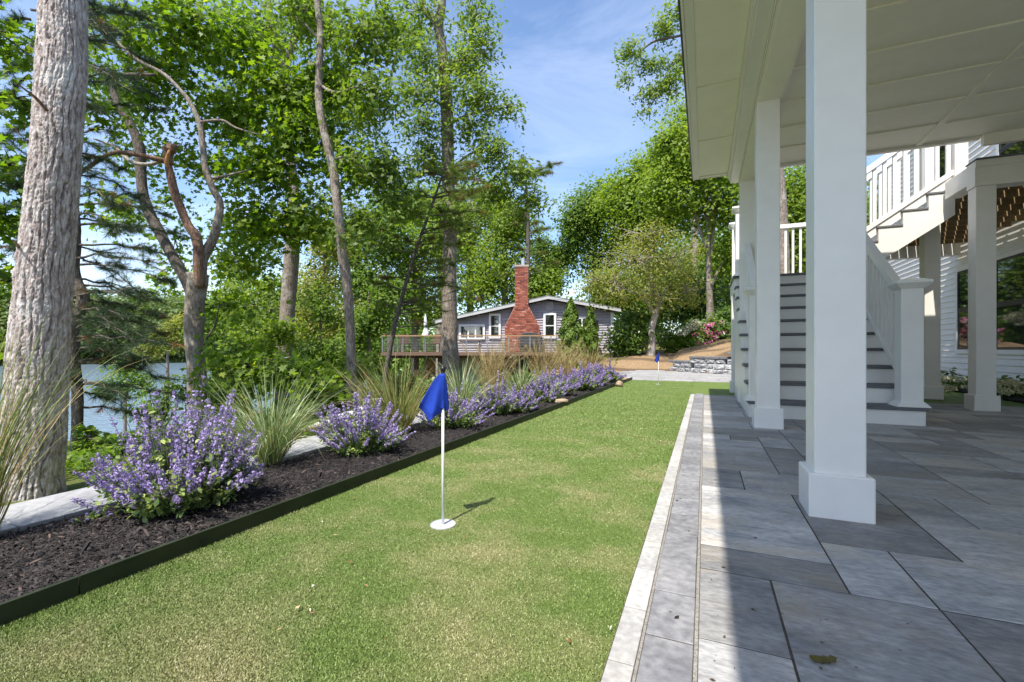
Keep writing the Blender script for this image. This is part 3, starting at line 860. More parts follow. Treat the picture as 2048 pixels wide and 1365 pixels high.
# inner ceiling panels
yb = [7.24 - .61 * k for k in range(0, 14)]
for k in range(len(yb) - 1):
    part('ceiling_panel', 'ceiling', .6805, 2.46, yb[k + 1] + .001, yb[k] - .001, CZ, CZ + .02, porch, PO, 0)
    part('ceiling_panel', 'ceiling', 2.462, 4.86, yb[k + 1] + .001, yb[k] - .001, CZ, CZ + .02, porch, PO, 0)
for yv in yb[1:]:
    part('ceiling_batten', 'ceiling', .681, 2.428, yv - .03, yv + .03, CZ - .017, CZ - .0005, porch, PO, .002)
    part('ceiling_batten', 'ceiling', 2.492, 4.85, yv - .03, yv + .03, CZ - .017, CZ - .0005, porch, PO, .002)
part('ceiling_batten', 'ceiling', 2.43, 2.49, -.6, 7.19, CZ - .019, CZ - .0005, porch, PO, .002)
part('rim_board', 'white', .681, 3.05, 7.20, 7.262, CZ - .035, CZ + .25, porch, PO, .003)
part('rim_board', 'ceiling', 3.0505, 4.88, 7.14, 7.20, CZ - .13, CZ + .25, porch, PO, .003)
part('roof_slab', 'roof', -.145, 4.88, -1.0, 7.235, CZ + .03, CZ + .27, porch, PO, 0)  # stops short behind the camera, shaped so sun reaches patio and bounces up

# ------------------------------------------------------------------ upper deck on the house
deck = empty('upper_deck', (3.1, 7.3, 0))
DO = (3.1, 7.3, 0)
tag(deck, 'raised house deck with brown joists on two white posts', 'deck')
for yc in (7.305, 8.69):
    c = part('post', 'white', 3.012, 3.198, yc - .093, yc + .093, .004 if yc < 7.9 else .0, 2.72, deck, DO, .004)
    part('plinth', 'white', 2.985, 3.225, yc - .12, yc + .12, .006, .2, c, DO, .005)
part('beam', 'white', 3.0, 4.86, 7.205, 7.40, 2.721, 3.03, deck, DO)
part('beam_trim', 'white', 3.0, 4.86, 7.19, 7.2045, 2.95, 3.032, deck, DO, .002)
part('drip_edge', 'tread', 2.995, 4.86, 7.165, 7.42, 3.034, 3.05, deck, DO, .002)
part('side_beam', 'white', 3.02, 3.19, 7.401, 8.0, 2.80, 3.03, deck, DO)
for k in range(11):
    yv = 7.65 + k * .41
    part('joist', 'joist', 3.2, 4.86, yv, yv + .042, 2.87, 3.088, deck, DO, .003)
for k in range(11):
    xv = 3.24 + k * .147
    part('deck_board', 'joist', xv, xv + .134, 7.43, 12.2, 3.09, 3.122, deck, DO, .003)
part('far_beam', 'white', 3.2, 4.86, 12.21, 12.4, 2.7, 3.12, deck, DO)

# ------------------------------------------------------------------ stairs
stair = empty('staircase', (1.2, 5.55, 0))
SO = (1.2, 5.55, 0)
tag(stair, 'white staircase with dark grey treads turning at a landing', 'staircase')
RI, TR = .192, .2785
XL, XR = .43, 1.97
for k in range(1, 10):
    y0 = 5.555 + (k - 1) * TR
    part('riser', 'white', XL + .03, XR - .03, y0, y0 + .02, (k - 1) * RI + (.004 if k == 1 else .0005), k * RI - .0345, stair, SO, .002)
    part('tread', 'tread', XL, XR, y0 - .028, y0 + TR - .002, k * RI - .034, k * RI, stair, SO, .005)
yl = 5.555 + 9 * TR
LZ = 10 * RI
part('riser', 'white', XL + .03, XR - .03, yl, yl + .02, 9 * RI + .0005, LZ - .0345, stair, SO, .002)
for k in range(8):
    part('landing_board', 'tread', XL - .02, XR + .03, yl - .028 + k * .157 + .001, yl - .028 + (k + 1) * .157 - .003, LZ - .034, LZ, stair, SO, .004)
part('landing_fascia', 'white', XL, XL + .03, yl + .022, yl + 1.2, LZ - .26, LZ - .036, stair, SO, .003)
part('landing_fascia', 'white', XL + .031, XR - .01, yl + 1.17, yl + 1.2, LZ - .26, LZ - .036, stair, SO, .003)
for xs_ in (XL + .012, XR - .042):
    poly = [(5.56, .005)]
    for k in range(1, 10):
        poly += [(5.556 + (k - 1) * TR - (.0 if k > 1 else 0), k * RI - .036)] if k == 1 else [(5.558 + (k - 1) * TR, (k - 1) * RI - .036), (5.558 + (k - 1) * TR, k * RI - .036)]
    poly += [(5.558 + 9 * TR, 9 * RI - .036), (5.558 + 9 * TR, .005)]
    mb = MB().prism([(p[0] - SO[1], p[1]) for p in poly], xs_ - SO[0], xs_ + .028 - SO[0], 'x')
    mb.build('stringer', M['white'], stair)
def newel(x, y, z0, z1, w=.088):
    c = MB().box(x - SO[0] - w, x - SO[0] + w, y - SO[1] - w, y - SO[1] + w, z0, z1).build('newel_post', M['white'], stair, bevel=.004)
    MB().frustum((x - SO[0], y - SO[1]), w + .045, w + .006, z0 + .001, z0 + .05).build('base_trim', M['white'], c)
    mb = MB().frustum((x - SO[0], y - SO[1]), w + .008, w + .05, z1 - .05, z1 + .0).frustum((x - SO[0], y - SO[1]), w + .052, w + .052, z1 + .001, z1 + .026)
    mb.frustum((x - SO[0], y - SO[1]), w + .045, w - .02, z1 + .027, z1 + .05)
    mb.build('cap', M['white'], c)
NB = 5.66
newel(XR - .11, NB, RI, 1.40)
newel(XL + .11, NB, RI, 1.40)
newel(XL + .11, yl + 1.08, LZ, LZ + 1.08)
newel(XL + .11, yl + .07, LZ, LZ + 1.08)
newel(XR - .11, yl + .07, LZ, LZ + 1.08)
slope = (LZ - RI) / (yl - 5.555)
def bar(name, p, q, hw, hh, mat='white', parent=None):
    p = Vector(p) - Vector(SO); q = Vector(q) - Vector(SO)
    ax_ = (q - p).normalized()
    sd_ = ax_.cross(Vector((0, 0, 1))).normalized(); up_ = sd_.cross(ax_)
    vs = [e + sd_ * a * hw + up_ * b_ * hh for e in (p, q) for a, b_ in ((-1, -1), (1, -1), (1, 1), (-1, 1))]
    return MB().add(vs, [(3, 2, 1, 0), (4, 5, 6, 7), (0, 1, 5, 4), (1, 2, 6, 5), (2, 3, 7, 6), (3, 0, 4, 7)]).build(name, M[mat], parent or stair, bevel=.003)
bal_me = {}
def baluster(x, y, z0, z1, w=.018):
    h = round(z1 - z0, 2)
    if h not in bal_me:
        bal_me[h] = MB().box(-w, w, -w, w, 0, h).mesh('baluster', bevel=.002)
        bal_me[h].materials.append(M['white'])
    o = bpy.data.objects.new('baluster', bal_me[h]); col.objects.link(o); o.parent = stair
    o.location = (x - SO[0], y - SO[1], z0)
def flight_rail(x):
    ya, yb_ = NB + .09, yl + .07 - .09
    zb = lambda y: RI + .11 + slope * (y - 5.555)
    zt = lambda y: RI + 1.02 + slope * (y - 5.555 - .1)
    bar('bottom_rail', (x, ya, zb(ya)), (x, yb_, zb(yb_)), .03, .028)
    bar('handrail', (x, ya, zt(ya)), (x, yb_, zt(yb_)), .04, .045)
    k = 0; y = ya + .07
    while y < yb_ - .03:
        baluster(x, y, zb(y), zt(y)); y += .115
flight_rail(XR - .11); flight_rail(XL + .11)
# landing rails
def flat_rail(p, q, z):
    p = Vector(p); q = Vector(q)
    bar('bottom_rail', (p.x, p.y, z + .09), (q.x, q.y, z + .09), .03, .025)
    bar('handrail', (p.x, p.y, z + .98), (q.x, q.y, z + .98), .045, .035)
    L_ = (q - p).length; n_ = int(L_ / .118)
    for k in range(1, n_ + 1):
        w = p.lerp(q, k / (n_ + 1)); baluster(w.x, w.y, z + .11, z + .95)
flat_rail((XL + .2, yl + 1.1), (XR + .0, yl + 1.1), LZ)
flat_rail((XL + .09, yl + .17), (XL + .09, yl + .98), LZ)
sp = part('support_post', 'white', XL - .01, XL + .17, yl + .52, yl + .70, .0, LZ - .262, stair, SO, .004)
part('plinth', 'white', XL - .035, XL + .195, yl + .495, yl + .725, .003, .2, sp, SO, .004)
sp = part('support_post', 'white', XR - .17, XR + .01, yl + 1.0, yl + 1.16, .0, LZ - .262, stair, SO, .004)
# second flight climbing to the upper deck
R2 = .204; T2 = .2835; XF = 1.742; YF = yl + .02
poly_top = []
for k in range(1, 6):
    x0 = XF + (k - 1) * T2
    part('riser', 'white', x0, x0 + .02, YF + .031, YF + 1.06, LZ + (k - 1) * R2 + .001, LZ + k * R2 - .031, stair, SO, .002)
    part('tread', 'tread', x0 - .02, x0 + T2 - .002, YF - .012, YF + 1.09, LZ + k * R2 - .03, LZ + k * R2, stair, SO, .004)
poly = [(XF + .001, LZ - .30), (XF + .001, LZ + R2 - .032)]
for k in range(2, 6):
    x0 = XF + (k - 1) * T2 + .001
    poly += [(x0, LZ + (k - 1) * R2 - .032), (x0, LZ + k * R2 - .032)]
xe_ = XF + 5 * T2 - .002
poly += [(xe_, LZ + 5 * R2 - .032), (xe_, LZ + 5 * R2 - .34)]
poly = [(p[0] - SO[0], p[1]) for p in poly]
MB().prism(poly, YF - SO[1], YF + .03 - SO[1], 'y').build('stringer', M['white'], stair)
MB().prism(poly, YF + 1.06 - SO[1], YF + 1.09 - SO[1], 'y').build('stringer', M['white'], stair)
mb = MB().add([(XF - SO[0], YF + .03 - SO[1], LZ - .29), (XF - SO[0], YF + 1.06 - SO[1], LZ - .29), (xe_ - SO[0], YF + 1.06 - SO[1], LZ + 5 * R2 - .33), (xe_ - SO[0], YF + .03 - SO[1], LZ + 5 * R2 - .33),
               (XF - SO[0], YF + .03 - SO[1], LZ - .27), (XF - SO[0], YF + 1.06 - SO[1], LZ - .27), (xe_ - SO[0], YF + 1.06 - SO[1], LZ + 5 * R2 - .31), (xe_ - SO[0], YF + .03 - SO[1], LZ + 5 * R2 - .31)],
              [(0, 1, 2, 3), (7, 6, 5, 4), (0, 4, 5, 1), (1, 5, 6, 2), (2, 6, 7, 3), (3, 7, 4, 0)]).build('underside_panel', M['white'], stair)
for yv in (YF + .05, YF + 1.04):
    zf = lambda x: LZ + R2 + (x - XF) * R2 / T2
    bar('skirt_board', (XF - .02, yv, zf(XF) - .045), (xe_, yv, zf(xe_) - .045), .012, .055)
    bar('bottom_rail', (XF - .02, yv, zf(XF) + .06), (xe_, yv, zf(xe_) + .06), .03, .032)
    bar('handrail', (XF - .02, yv, zf(XF) + .92), (xe_, yv, zf(xe_) + .92), .045, .04)
    x = XF + .06
    while x < xe_:
        baluster(x, yv, zf(x) + .08, zf(x) + .90, .022); x += .118
newel(3.22, YF + .05, LZ + 5 * R2 + .12, LZ + 6 * R2 + 1.0, .07)
newel(3.22, YF + 1.04, LZ + 5 * R2 + .12, LZ + 6 * R2 + 1.0, .07)

# ------------------------------------------------------------------ white house wall
house = empty('white_house', (4.9, 8, 0))
HO = (4.9, 8, 0)
tag(house, 'white lap sided house wall with dark framed windows behind the porch', 'house')
part('wall', 'siding_w', 4.905, 5.3, -3, 17, -.1, 6.2, house, HO, 0)
sb = MB().add([(-.026, -11, 0), (-.004, -11, .13), (0, -11, .13), (0, -11, 0), (-.026, 9, 0), (-.004, 9, .13), (0, 9, .13), (0, 9, 0)],
              [(0, 1, 2, 3), (7, 6, 5, 4), (0, 4, 5, 1), (1, 5, 6, 2), (3, 7, 4, 0), (2, 6, 7, 3)]).mesh('siding_board')
sb.materials.append(M['siding_w'])
for k in range(51):
    o = bpy.data.objects.new('siding_board', sb); col.objects.link(o); o.parent = house
    o.location = (.0045, 0, .12 * k - .02)
def house_window(y0, y1, z0, z1, dark=True):
    w = empty('window', (0, 0, 0)); w.parent = house
    X = 4.9
    def pp(nm, mt, *a): return part(nm, mt, *a, w, HO, .003)
    t = .085
    pp('casing', 'siding_w', X - .045, X - .004, y0 - t, y0, z0 - t, z1 + t)
    pp('casing', 'siding_w', X - .045, X - .004, y1, y1 + t, z0 - t, z1 + t)
    pp('casing', 'siding_w', X - .044, X - .004, y0 + .001, y1 - .001, z1 + .001, z1 + t)
    pp('sill', 'siding_w', X - .055, X - .004, y0 + .001, y1 - .001, z0 - t, z0 - .001)
    f = .045
    zm = (z0 + z1) / 2
    for a, b_ in ((z0, zm), (zm, z1)):
        dx = .0 if a == z0 else .004
        pp('sash', 'darkframe', X - .04 - dx, X - .008, y0 + .002, y0 + f, a + .002, b_ - .001)
        pp('sash', 'darkframe', X - .04 - dx, X - .008, y1 - f, y1 - .002, a + .002, b_ - .001)
        pp('sash', 'darkframe', X - .039 - dx, X - .008, y0 + f + .001, y1 - f - .001, a + .002, a + f)
        pp('sash', 'darkframe', X - .039 - dx, X - .008, y0 + f + .001, y1 - f - .001, b_ - f, b_ - .001)
        pp('pane', 'glass', X - .031, X - .029, y0 + f + .001, y1 - f - .001, a + f + .001, b_ - f - .001)
house_window(9.75, 11.02, .74, 2.36)
house_window(11.62, 12.35, .74, 2.36)
house_window(9.9, 10.9, 3.5, 5.1)
house_window(12.4, 13.3, 3.5, 5.3)
part('corner_board', 'siding_w', 4.87, 5.32, 16.98, 17.08, -.1, 6.2, house, HO)
part('water_table', 'siding_w', 4.862, 4.876, -3, 16.97, -.02, .10, house, HO, .002)
# ------------------------------------------------------------------ grey cottage beyond the trees
CD = 23.0
cpos = P(1024, HOR, CD)
cot = empty('grey_cottage', (cpos.x, cpos.y, 0), YAW)
tag(cot, 'grey lap sided cottage with low gable roof and red brick chimney', 'cottage')
PXM = CD / FOC
def cx(px): return (px - 1024) * PXM
def cz(py): return EYE + (HOR - py) * PXM
def cbox(name, mat, px0, px1, py0, py1, y0, y1, parent, bevel=0.0):
    """Box on the cottage front: photo columns/rows at the front plane, y = depth behind it."""
    return MB().box(cx(px0), cx(px1), y0, y1, cz(py1), cz(py0)).build(name, M[mat], parent, bevel=bevel)
fl = cz(704)
# gable wall body
gp = [(cx(885), cz(790)), (cx(1224), cz(790)), (cx(1224), cz(624)), (cx(1095), cz(601)), (cx(885), cz(646))]
MB().prism(gp, .03, 7.5, 'y').build('wall', M['siding_g'], cot)
def roof_at(px):
    return np.interp(px, [885, 1095, 1224], [646, 601, 624])
py = 706
k = 0
while py > 606:
    h = 5.05
    top = py - h
    # clip the board to the gable outline
    cand = [p for p in np.arange(885, 1225, 1.0) if roof_at(p) < top + 1]
    if len(cand) > 4:
        a0, b0 = cx(cand[0]), cx(cand[-1])
        z0, z1 = cz(py), cz(top) + .012
        MB().add([(a0, -.05, z0), (b0, -.05, z0), (b0, .0, z1), (a0, .0, z1), (a0, .028, z0), (b0, .028, z0), (b0, .028, z1), (a0, .028, z1)],
                 [(0, 1, 2, 3), (7, 6, 5, 4), (0, 4, 5, 1), (3, 2, 6, 7), (0, 3, 7, 4), (1, 5, 6, 2)]).build('siding_board', M['siding_g'], cot)
    py = top
for (a, b_) in (((872, 648.5), (1095, 600)), ((1095, 600), (1238, 625.5))):
    p0 = (cx(a[0]), cz(a[1])); p1 = (cx(b_[0]), cz(b_[1]))
    MB().prism([p0, p1, (p1[0], p1[1] + .125), (p0[0], p0[1] + .125)], -.45, -.40, 'y').build('rake_board', M['rake'], cot)
    MB().prism([(p0[0], p0[1] + .05), (p1[0], p1[1] + .05), (p1[0], p1[1] + .19), (p0[0], p0[1] + .19)], -.399, 7.8, 'y').build('roof', M['roof'], cot)
cbox('corner_board', 'trim', 1221, 1226.5, 626, 704, -.06, .1, cot)
def cwindow(x0, x1, y0, y1, lights=1, double=True):
    w = empty('window'); w.parent = cot
    t = 4.2
    def q(nm, mt, a, b_, c_, d_, u, v): cbox(nm, mt, a, b_, c_, d_, u - .035, v - .03, w)
    q('casing', 'trim', x0, x0 + t, y0, y1, -.08, .02); q('casing', 'trim', x1 - t, x1, y0, y1, -.08, .02)
    q('casing', 'trim', x0 + t, x1 - t, y0, y0 + t, -.078, .02); q('sill', 'trim', x0 + t, x1 - t, y1 - t, y1, -.09, .02)
    wdt = (x1 - x0 - 2 * t) / lights
    for k in range(lights):
        a = x0 + t + k * wdt; b_ = a + wdt
        q('pane', 'glass', a + .8, b_ - .8, y0 + t + .6, y1 - t - .6, -.035, -.03)
        if lights > 1 and k: q('mullion', 'trim', a - 1.3, a + 1.3, y0 + t, y1 - t, -.07, -.036)
    if double:
        m_ = (y0 + y1) / 2
        q('meeting_rail', 'trim', x0 + t, x1 - t, m_ - .9, m_ + .9, -.06, -.036)
        q('shade', 'canvas', x0 + t + 1.2, x1 - t - 1.2, m_ + 2.0, y1 - t - .8, -.029, -.02)
cwindow(918, 970, 649.5, 679.5, 3, False)
cwindow(978, 1001.5, 628, 677.5)
cwindow(1086.5, 1112, 626.5, 677.5)
cwindow(1153, 1174, 634, 700, 2, False)
cbox('gable_vent', 'siding_g', 1092, 1106, 604, 622, -.06, -.02, cot)
cbox('wall_lamp', 'black', 1126.5, 1132, 642, 656, -.16, -.03, cot)
cbox('wall_lamp', 'black', 1191, 1195, 642, 655, -.16, -.03, cot)
cbox('wall_shelf', 'darkwood', 1117, 1131, 658.5, 662, -.16, -.03, cot)
cbox('meter_box', 'trim', 956, 962, 686, 690, -.09, -.03, cot)
# chimney: mortar core with brick courses
chim = [(cx(1010.5), cz(706)), (cx(1077.5), cz(706)), (cx(1077.5), cz(653)), (cx(1055), cz(612)), (cx(1055), cz(536)), (cx(1030.5), cz(536)), (cx(1030.5), cz(612)), (cx(1010.5), cz(653))]
ch = MB().prism(chim, -.53, -.031, 'y').build('chimney', M['mortar'], cot)
def ch_lim(z):
    pz = HOR - (z - EYE) / PXM
    l_ = np.interp(pz, [536, 612, 653, 706], [1030.5, 1030.5, 1010.5, 1010.5]); r_ = np.interp(pz, [536, 612, 653, 706], [1055, 1055, 1077.5, 1077.5])
    return cx(l_), cx(r_)
mb = MB(); z = cz(706); c_ = 0
rb = random.Random(3)
while z < cz(536) - .07:
    a0, b0 = ch_lim(z + .07); a1, b1 = ch_lim(z); a0 = max(a0, a1); b0 = min(b0, b1)
    x = a0 - (.119 if c_ % 2 else 0)
    while x < b0 - .02:
        xa, xb = max(x, a0 - .012), min(x + .222, b0 + .012)
        if xb - xa > .03:
            mb.box(xa, xb, -.545 - rb.random() * .006, -.50, z, z + .066)
            if xb > b0: pass
        x += .238
    for xside, s_ in ((a0, -1), (b0, 1)):
        yv = -.52
        while yv < -.1:
            mb.box(min(xside, xside + s_ * .012), max(xside, xside + s_ * .012), yv, yv + .2, z, z + .066); yv += .215
    z += .084; c_ += 1
bw_ = mb.build('brickwork', M['brick_each'], ch); bw_['kind'] = 'stuff'
at_ = bw_.data.attributes.new('tint', 'FLOAT', 'FACE')
at_.data.foreach_set('value', np.repeat(np.clip(rng.normal(.48, .24, len(bw_.data.polygons) // 6), 0, 1), 6).astype(np.float32))
MB().box(cx(1028.5), cx(1057), -.57, .02, cz(537.5), cz(534)).build('chimney_cap', M['mortar'], ch)
MB().tube([(cx(1046), -.28, cz(535)), (cx(1046), -.28, cz(520))], .1, 10).build('flue', M['galv'], ch)
# cottage deck
cdk = empty('cottage_deck', (cpos.x, cpos.y, 0), YAW)
tag(cdk, 'brown timber deck with steel cable railing on posts beside grey cottage', 'deck')
DF = -1.6
kf = (CD + DF) / CD
def dbox(name, mat, px0, px1, py0, py1, y0=DF, y1=DF + .05, parent=None, bevel=0):
    s_ = (CD + (y0 + y1) / 2) / FOC
    return MB().box((px0 - 1024) * s_, (px1 - 1024) * s_, y0, y1, EYE + (HOR - py1) * s_, EYE + (HOR - py0) * s_).build(name, M[mat], parent or cdk, bevel=bevel)
dz = EYE + (HOR - 705.5) * (CD + DF) / FOC
for k in range(11):
    MB().box(cx(765) * kf, cx(1135) * kf, DF + .14 * k, DF + .14 * k + .132, dz - .03, dz).build('deck_board', M['deckwood'], cdk)
for k in range(20):
    MB().box(cx(765) * kf, cx(884), -.05 + .14 * k, -.05 + .14 * k + .132, dz - .03, dz).build('deck_board', M['deckwood'], cdk)
dbox('fascia', 'deckwood', 763, 1137, 704.5, 711.5, DF - .05, DF - .002)
dbox('rim_joist', 'darkwood', 772, 1130, 711.5, 717, DF + .25, DF + .3)
for px_ in (776, 833, 853, 880, 960, 1040, 1100):
    dbox('post', 'darkwood', px_ - 4, px_ + 4, 711.5, 792, DF + .3, DF + .5)
dbox('brick_pier', 'brick', 858, 869, 719, 780, DF + .9, DF + 1.2)
dbox('lower_wall', 'cream', 931, 956, 716, 775, DF + 1.45, DF + 1.55)
dbox('lower_wall', 'darkwood', 956.5, 1140, 716, 790, DF + 1.5, DF + 1.55)
dbox('handrail', 'railwood', 762, 1134, 671, 673.2, DF - .02, DF + .1)
for k in range(9):
    y_ = 676 + k * 3.15
    MB().tube([((765 - 1024) * kf * PXM, DF + .04, EYE + (HOR - y_) * (CD + DF) / FOC), ((1133 - 1024) * kf * PXM, DF + .04, EYE + (HOR - y_) * (CD + DF) / FOC)], .007, 5).build('cable', M['metal'], cdk)
for px_ in (765, 806, 848, 890, 932.5, 974.5, 1017.5, 1060, 1102, 1132):
    dbox('rail_post', 'metal', px_ - .9, px_ + .9, 673.3, 704.4, DF + .01, DF + .07)
for k in range(5):
    yv = DF + .1 + k * .9
    MB().box(cx(765) * kf - .02, cx(765) * kf + .02, yv, yv + .04, dz, dz + .86).build('rail_post', M['metal'], cdk)
MB().box(cx(765) * kf - .06, cx(765) * kf + .06, DF + .1, 2.6, dz + .86, dz + .91).build('handrail', M['railwood'], cdk)
for k in range(9):
    zz_ = dz + .08 + k * .082
    MB().tube([(cx(765) * kf, DF + .1, zz_), (cx(765) * kf, 2.6, zz_)], .007, 5).build('cable', M['metal'], cdk)
# covered grill, closed parasol, deck furniture
def on_deck(px_, y_): return Vector((cpos.x, cpos.y, 0)) + Matrix.Rotation(YAW, 3, 'Z') @ Vector(((px_ - 1024) * (CD + y_) / FOC, y_, dz))
g = empty('covered_grill', on_deck(1060, -1.0), YAW)
tag(g, 'barbecue grill under a dark grey cover on the cottage deck', 'grill')
body = [(-.52, 0), (.50, 0), (.46, .62), (.62, .66), (.60, .74), (.42, .80), (.36, .93), (.25, .97), (-.27, .97), (-.38, .93), (-.45, .80), (-.62, .74), (-.64, .66), (-.47, .62)]
MB().prism(body, -.28, .28, 'y').build('cover', M['cover'], g, bevel=.03)
for sx in (-.35, 0, .3):
    MB().tube([(sx, -.29, .02), (sx + .03, -.3, .3), (sx - .02, -.29, .6)], .018, 6).build('cover_fold', M['cover'], g)
u_ = empty('closed_parasol', on_deck(851, 0.3), YAW)
tag(u_, 'closed white parasol standing on the cottage deck', 'parasol')
MB().tube([(0, 0, 0), (0, 0, 2.0)], .025, 8).build('pole', M['metal'], u_)
MB().tube([(0, 0, .85), (.03, 0, 1.0), (.02, 0, 1.25), (0, 0, 1.6), (0, 0, 1.95)], [.20, .17, .10, .09, .03], 9).build('canopy', M['canvas'], u_)
def deck_chair(px_, y_, rot, lab):
    c = empty('deck_chair', on_deck(px_, y_), YAW + rot)
    tag(c, lab, 'chair', 'chairs on the cottage deck')
    MB().box(-.25, .25, -.25, .25, .40, .44).build('seat', M['darkwood'], c)
    MB().add([(-.25, .22, .44), (.25, .22, .44), (.25, .36, .92), (-.25, .36, .92), (-.25, .25, .44), (.25, .25, .44), (.25, .39, .92), (-.25, .39, .92)],
             [(0, 1, 2, 3), (7, 6, 5, 4), (0, 4, 5, 1), (3, 2, 6, 7), (0, 3, 7, 4), (1, 5, 6, 2)]).build('backrest', M['darkwood'], c)
    for a in (-.23, .23):
        for b_ in (-.23, .23):
            MB().box(a - .02, a + .02, b_ - .02, b_ + .02, 0, .4).build('leg', M['darkwood'], c)
deck_chair(812, .2, .5, 'dark deck chair behind cable railing, left of the parasol')
deck_chair(866, .1, -.6, 'dark deck chair behind cable railing, between parasol and big trunk')
t_ = empty('deck_bench', on_deck(935, -.7), YAW)
tag(t_, 'low brown bench under the wide cottage window', 'bench')
MB().box(-.7, .7, -.2, .2, .58, .63).build('seat', M['deckwood'], t_)
for a in (-.6, .6): MB().box(a - .04, a + .04, -.15, .15, 0, .58).build('leg', M['deckwood'], t_)

# ------------------------------------------------------------------ golf flags and cups
def flag_set(loc, rz, lab, clab):
    f = empty('golf_flag', loc, rz)
    tag(f, lab, 'golf flag', 'putting green flags')
    MB().tube([(0, 0, -.08), (0, 0, .655)], .0062, 12).build('pole', M['pole'], f, smooth=True)
    bm = bmesh.new(); bmesh.ops.create_uvsphere(bm, u_segments=16, v_segments=10, radius=.0135)
    me = bpy.data.meshes.new('ball'); bm.to_mesh(me); bm.free()
    me.polygons.foreach_set('use_smooth', [True] * len(me.polygons))
    o = link('ball', me, M['black'], f); o.location = (0, 0, .675)
    MB().tube([(0, 0, .652), (0, 0, .667)], .009, 10).build('collar', M['black'], f)
    # draped cloth: profile rings from top to hem, folded about the pole
    nu, nv = 28, 16
    V = []; 
    for j in range(nv):
        t = j / (nv - 1)
        for i in range(nu):
            s = i / (nu - 1)
            # s runs from the left lobe tip, past the pole front, to the right lobe
            wl_, wr_ = .012 + .090 * t ** .8, .010 + .016 * t ** .7
            x = -wl_ + (wl_ + wr_) * s
            hem = np.interp(s, [0, .38, .62, .80, 1], [.512, .455, .478, .488, .500])
            z_ = .655 + (hem - .655) * t
            y_ = -.011 - .012 * math.sin(s * 3.1) * t + .016 * math.sin(s * 9.5 + .6) * t * t - (.02 * t if s < .3 else 0) * (1 - s / .3 if s < .3 else 0) + (.03 * t * (s - .8) / .2 if s > .8 else 0)
            V.append((x, y_, z_))
    fs = [(j * nu + i, j * nu + i + 1, (j + 1) * nu + i + 1, (j + 1) * nu + i) for j in range(nv - 1) for i in range(nu - 1)]
    o = MB().add(V, fs).build('cloth', M['flag'], f, smooth=True)
    sd_ = o.modifiers.new('thick', 'SOLIDIFY'); sd_.thickness = .0012
    # stitched hem along the bottom and the sleeve on the pole
    hv = []
    for j in (nv - 3, nv - 1):
        for i in range(nu):
            v = V[j * nu + i]; hv.append((v[0], v[1] - .0016, v[2] - (.0004 if j == nv - 1 else 0)))
    MB().add(hv, [(i, i + 1, nu + i + 1, nu + i) for i in range(nu - 1)]).build('hem', M['flaghem'], o, smooth=True)
    MB().tube([(0, 0, .505), (0, 0, .654)], [.0105, .0085], 12, cap=False).build('sleeve', M['flag'], f, smooth=True)
    cup = empty('golf_cup', loc)
    tag(cup, clab, 'golf cup', 'putting green cups')
    ring = MB(); n_ = 32
    for r_, z_ in ((.0535, -.01), (.0535, .0034), (.0548, .0034), (.0548, -.002)):
        for k in range(n_):
            ring.v.append((r_ * math.cos(6.2832 * k / n_), r_ * math.sin(6.2832 * k / n_), z_))
    for q in range(3):
        for k in range(n_):
            ring.f.append((q * n_ + k, q * n_ + (k + 1) % n_, (q + 1) * n_ + (k + 1) % n_, (q + 1) * n_ + k))
    ring.build('rim', M['cup'], cup, smooth=False)
    disc = MB().add([(.0533 * math.cos(6.2832 * k / n_), .0533 * math.sin(6.2832 * k / n_), .0008) for k in range(n_)], [tuple(range(n_))])
    disc.build('liner', M['cup'], cup)
flag_set((-1.044, 1.675, .001), YAW, 'blue golf flag on white pole in the near putting cup', 'white putting cup under the near blue flag')
flag_set((-.908, 10.0, .001), YAW + .2, 'small far blue golf flag near the end of the lawn', 'putting cup under the far blue flag')

# fallen oak leaf on the patio
def oak_leaf(loc, rz, s, lab):
    half = [(0, 0), (.010, .05), (.14, .20), (.06, .30), (.22, .42), (.09, .50), (.24, .68), (.10, .76), (.12, .92), (.02, 1.0)]
    poly = [(x, y) for x, y in half] + [(-x * .9, y * .98) for x, y in half[::-1][1:-1]]
    vs = [(x * s, (y - .5) * s, .012 * math.sin(x * 14) * s * 4 + .25 * s * (y - .5) ** 2 + .006) for x, y in poly]
    o = MB().add(vs + [(0, -.75 * s, .004), (.012 * s, -.75 * s, .004)], [tuple(range(len(poly))), (0, len(poly), len(poly) + 1)]).build('fallen_leaf', M['deadleaf'])
    md = o.modifiers.new('t', 'SOLIDIFY'); md.thickness = .0008
    o.location = loc; o.rotation_euler = (0, 0, rz)
    tag(o, lab, 'leaf')
oak_leaf((.262, 1.285, .014), 2.0, .07, 'curled dark oak leaf lying on the patio slab')

# crumbs, seeds and bits of leaf on the slabs
N = 320
yy = 1.0 / (1 - rng.random(N) * (1 - 1.0 / 7.6)); xx = rng.uniform(-.2, 3.2, N) * np.clip(yy / 3, .45, 1)
ang = rng.uniform(0, 6.28, N); L = rng.gamma(2, .0016, N) + .0014; W = L * rng.uniform(.2, .8, N)
ok = (np.abs(xx - .55) > .14) | ((np.abs(yy - 2.5) > .14) & (np.abs(yy - 4.945) > .14)); xx, yy, ang, L, W = xx[ok], yy[ok], ang[ok], L[ok], W[ok]; N = len(xx)
V = np.zeros((N, 4, 3)); zt = rng.uniform(0, .002, (N, 4))
for k, (p, q) in enumerate(((-1, 0), (0, -1), (1, .2), (0, 1))):
    V[:, k, 0] = xx + p * L * np.cos(ang) - q * W * np.sin(ang); V[:, k, 1] = yy + p * L * np.sin(ang) + q * W * np.cos(ang); V[:, k, 2] = .0152 + zt[:, k]
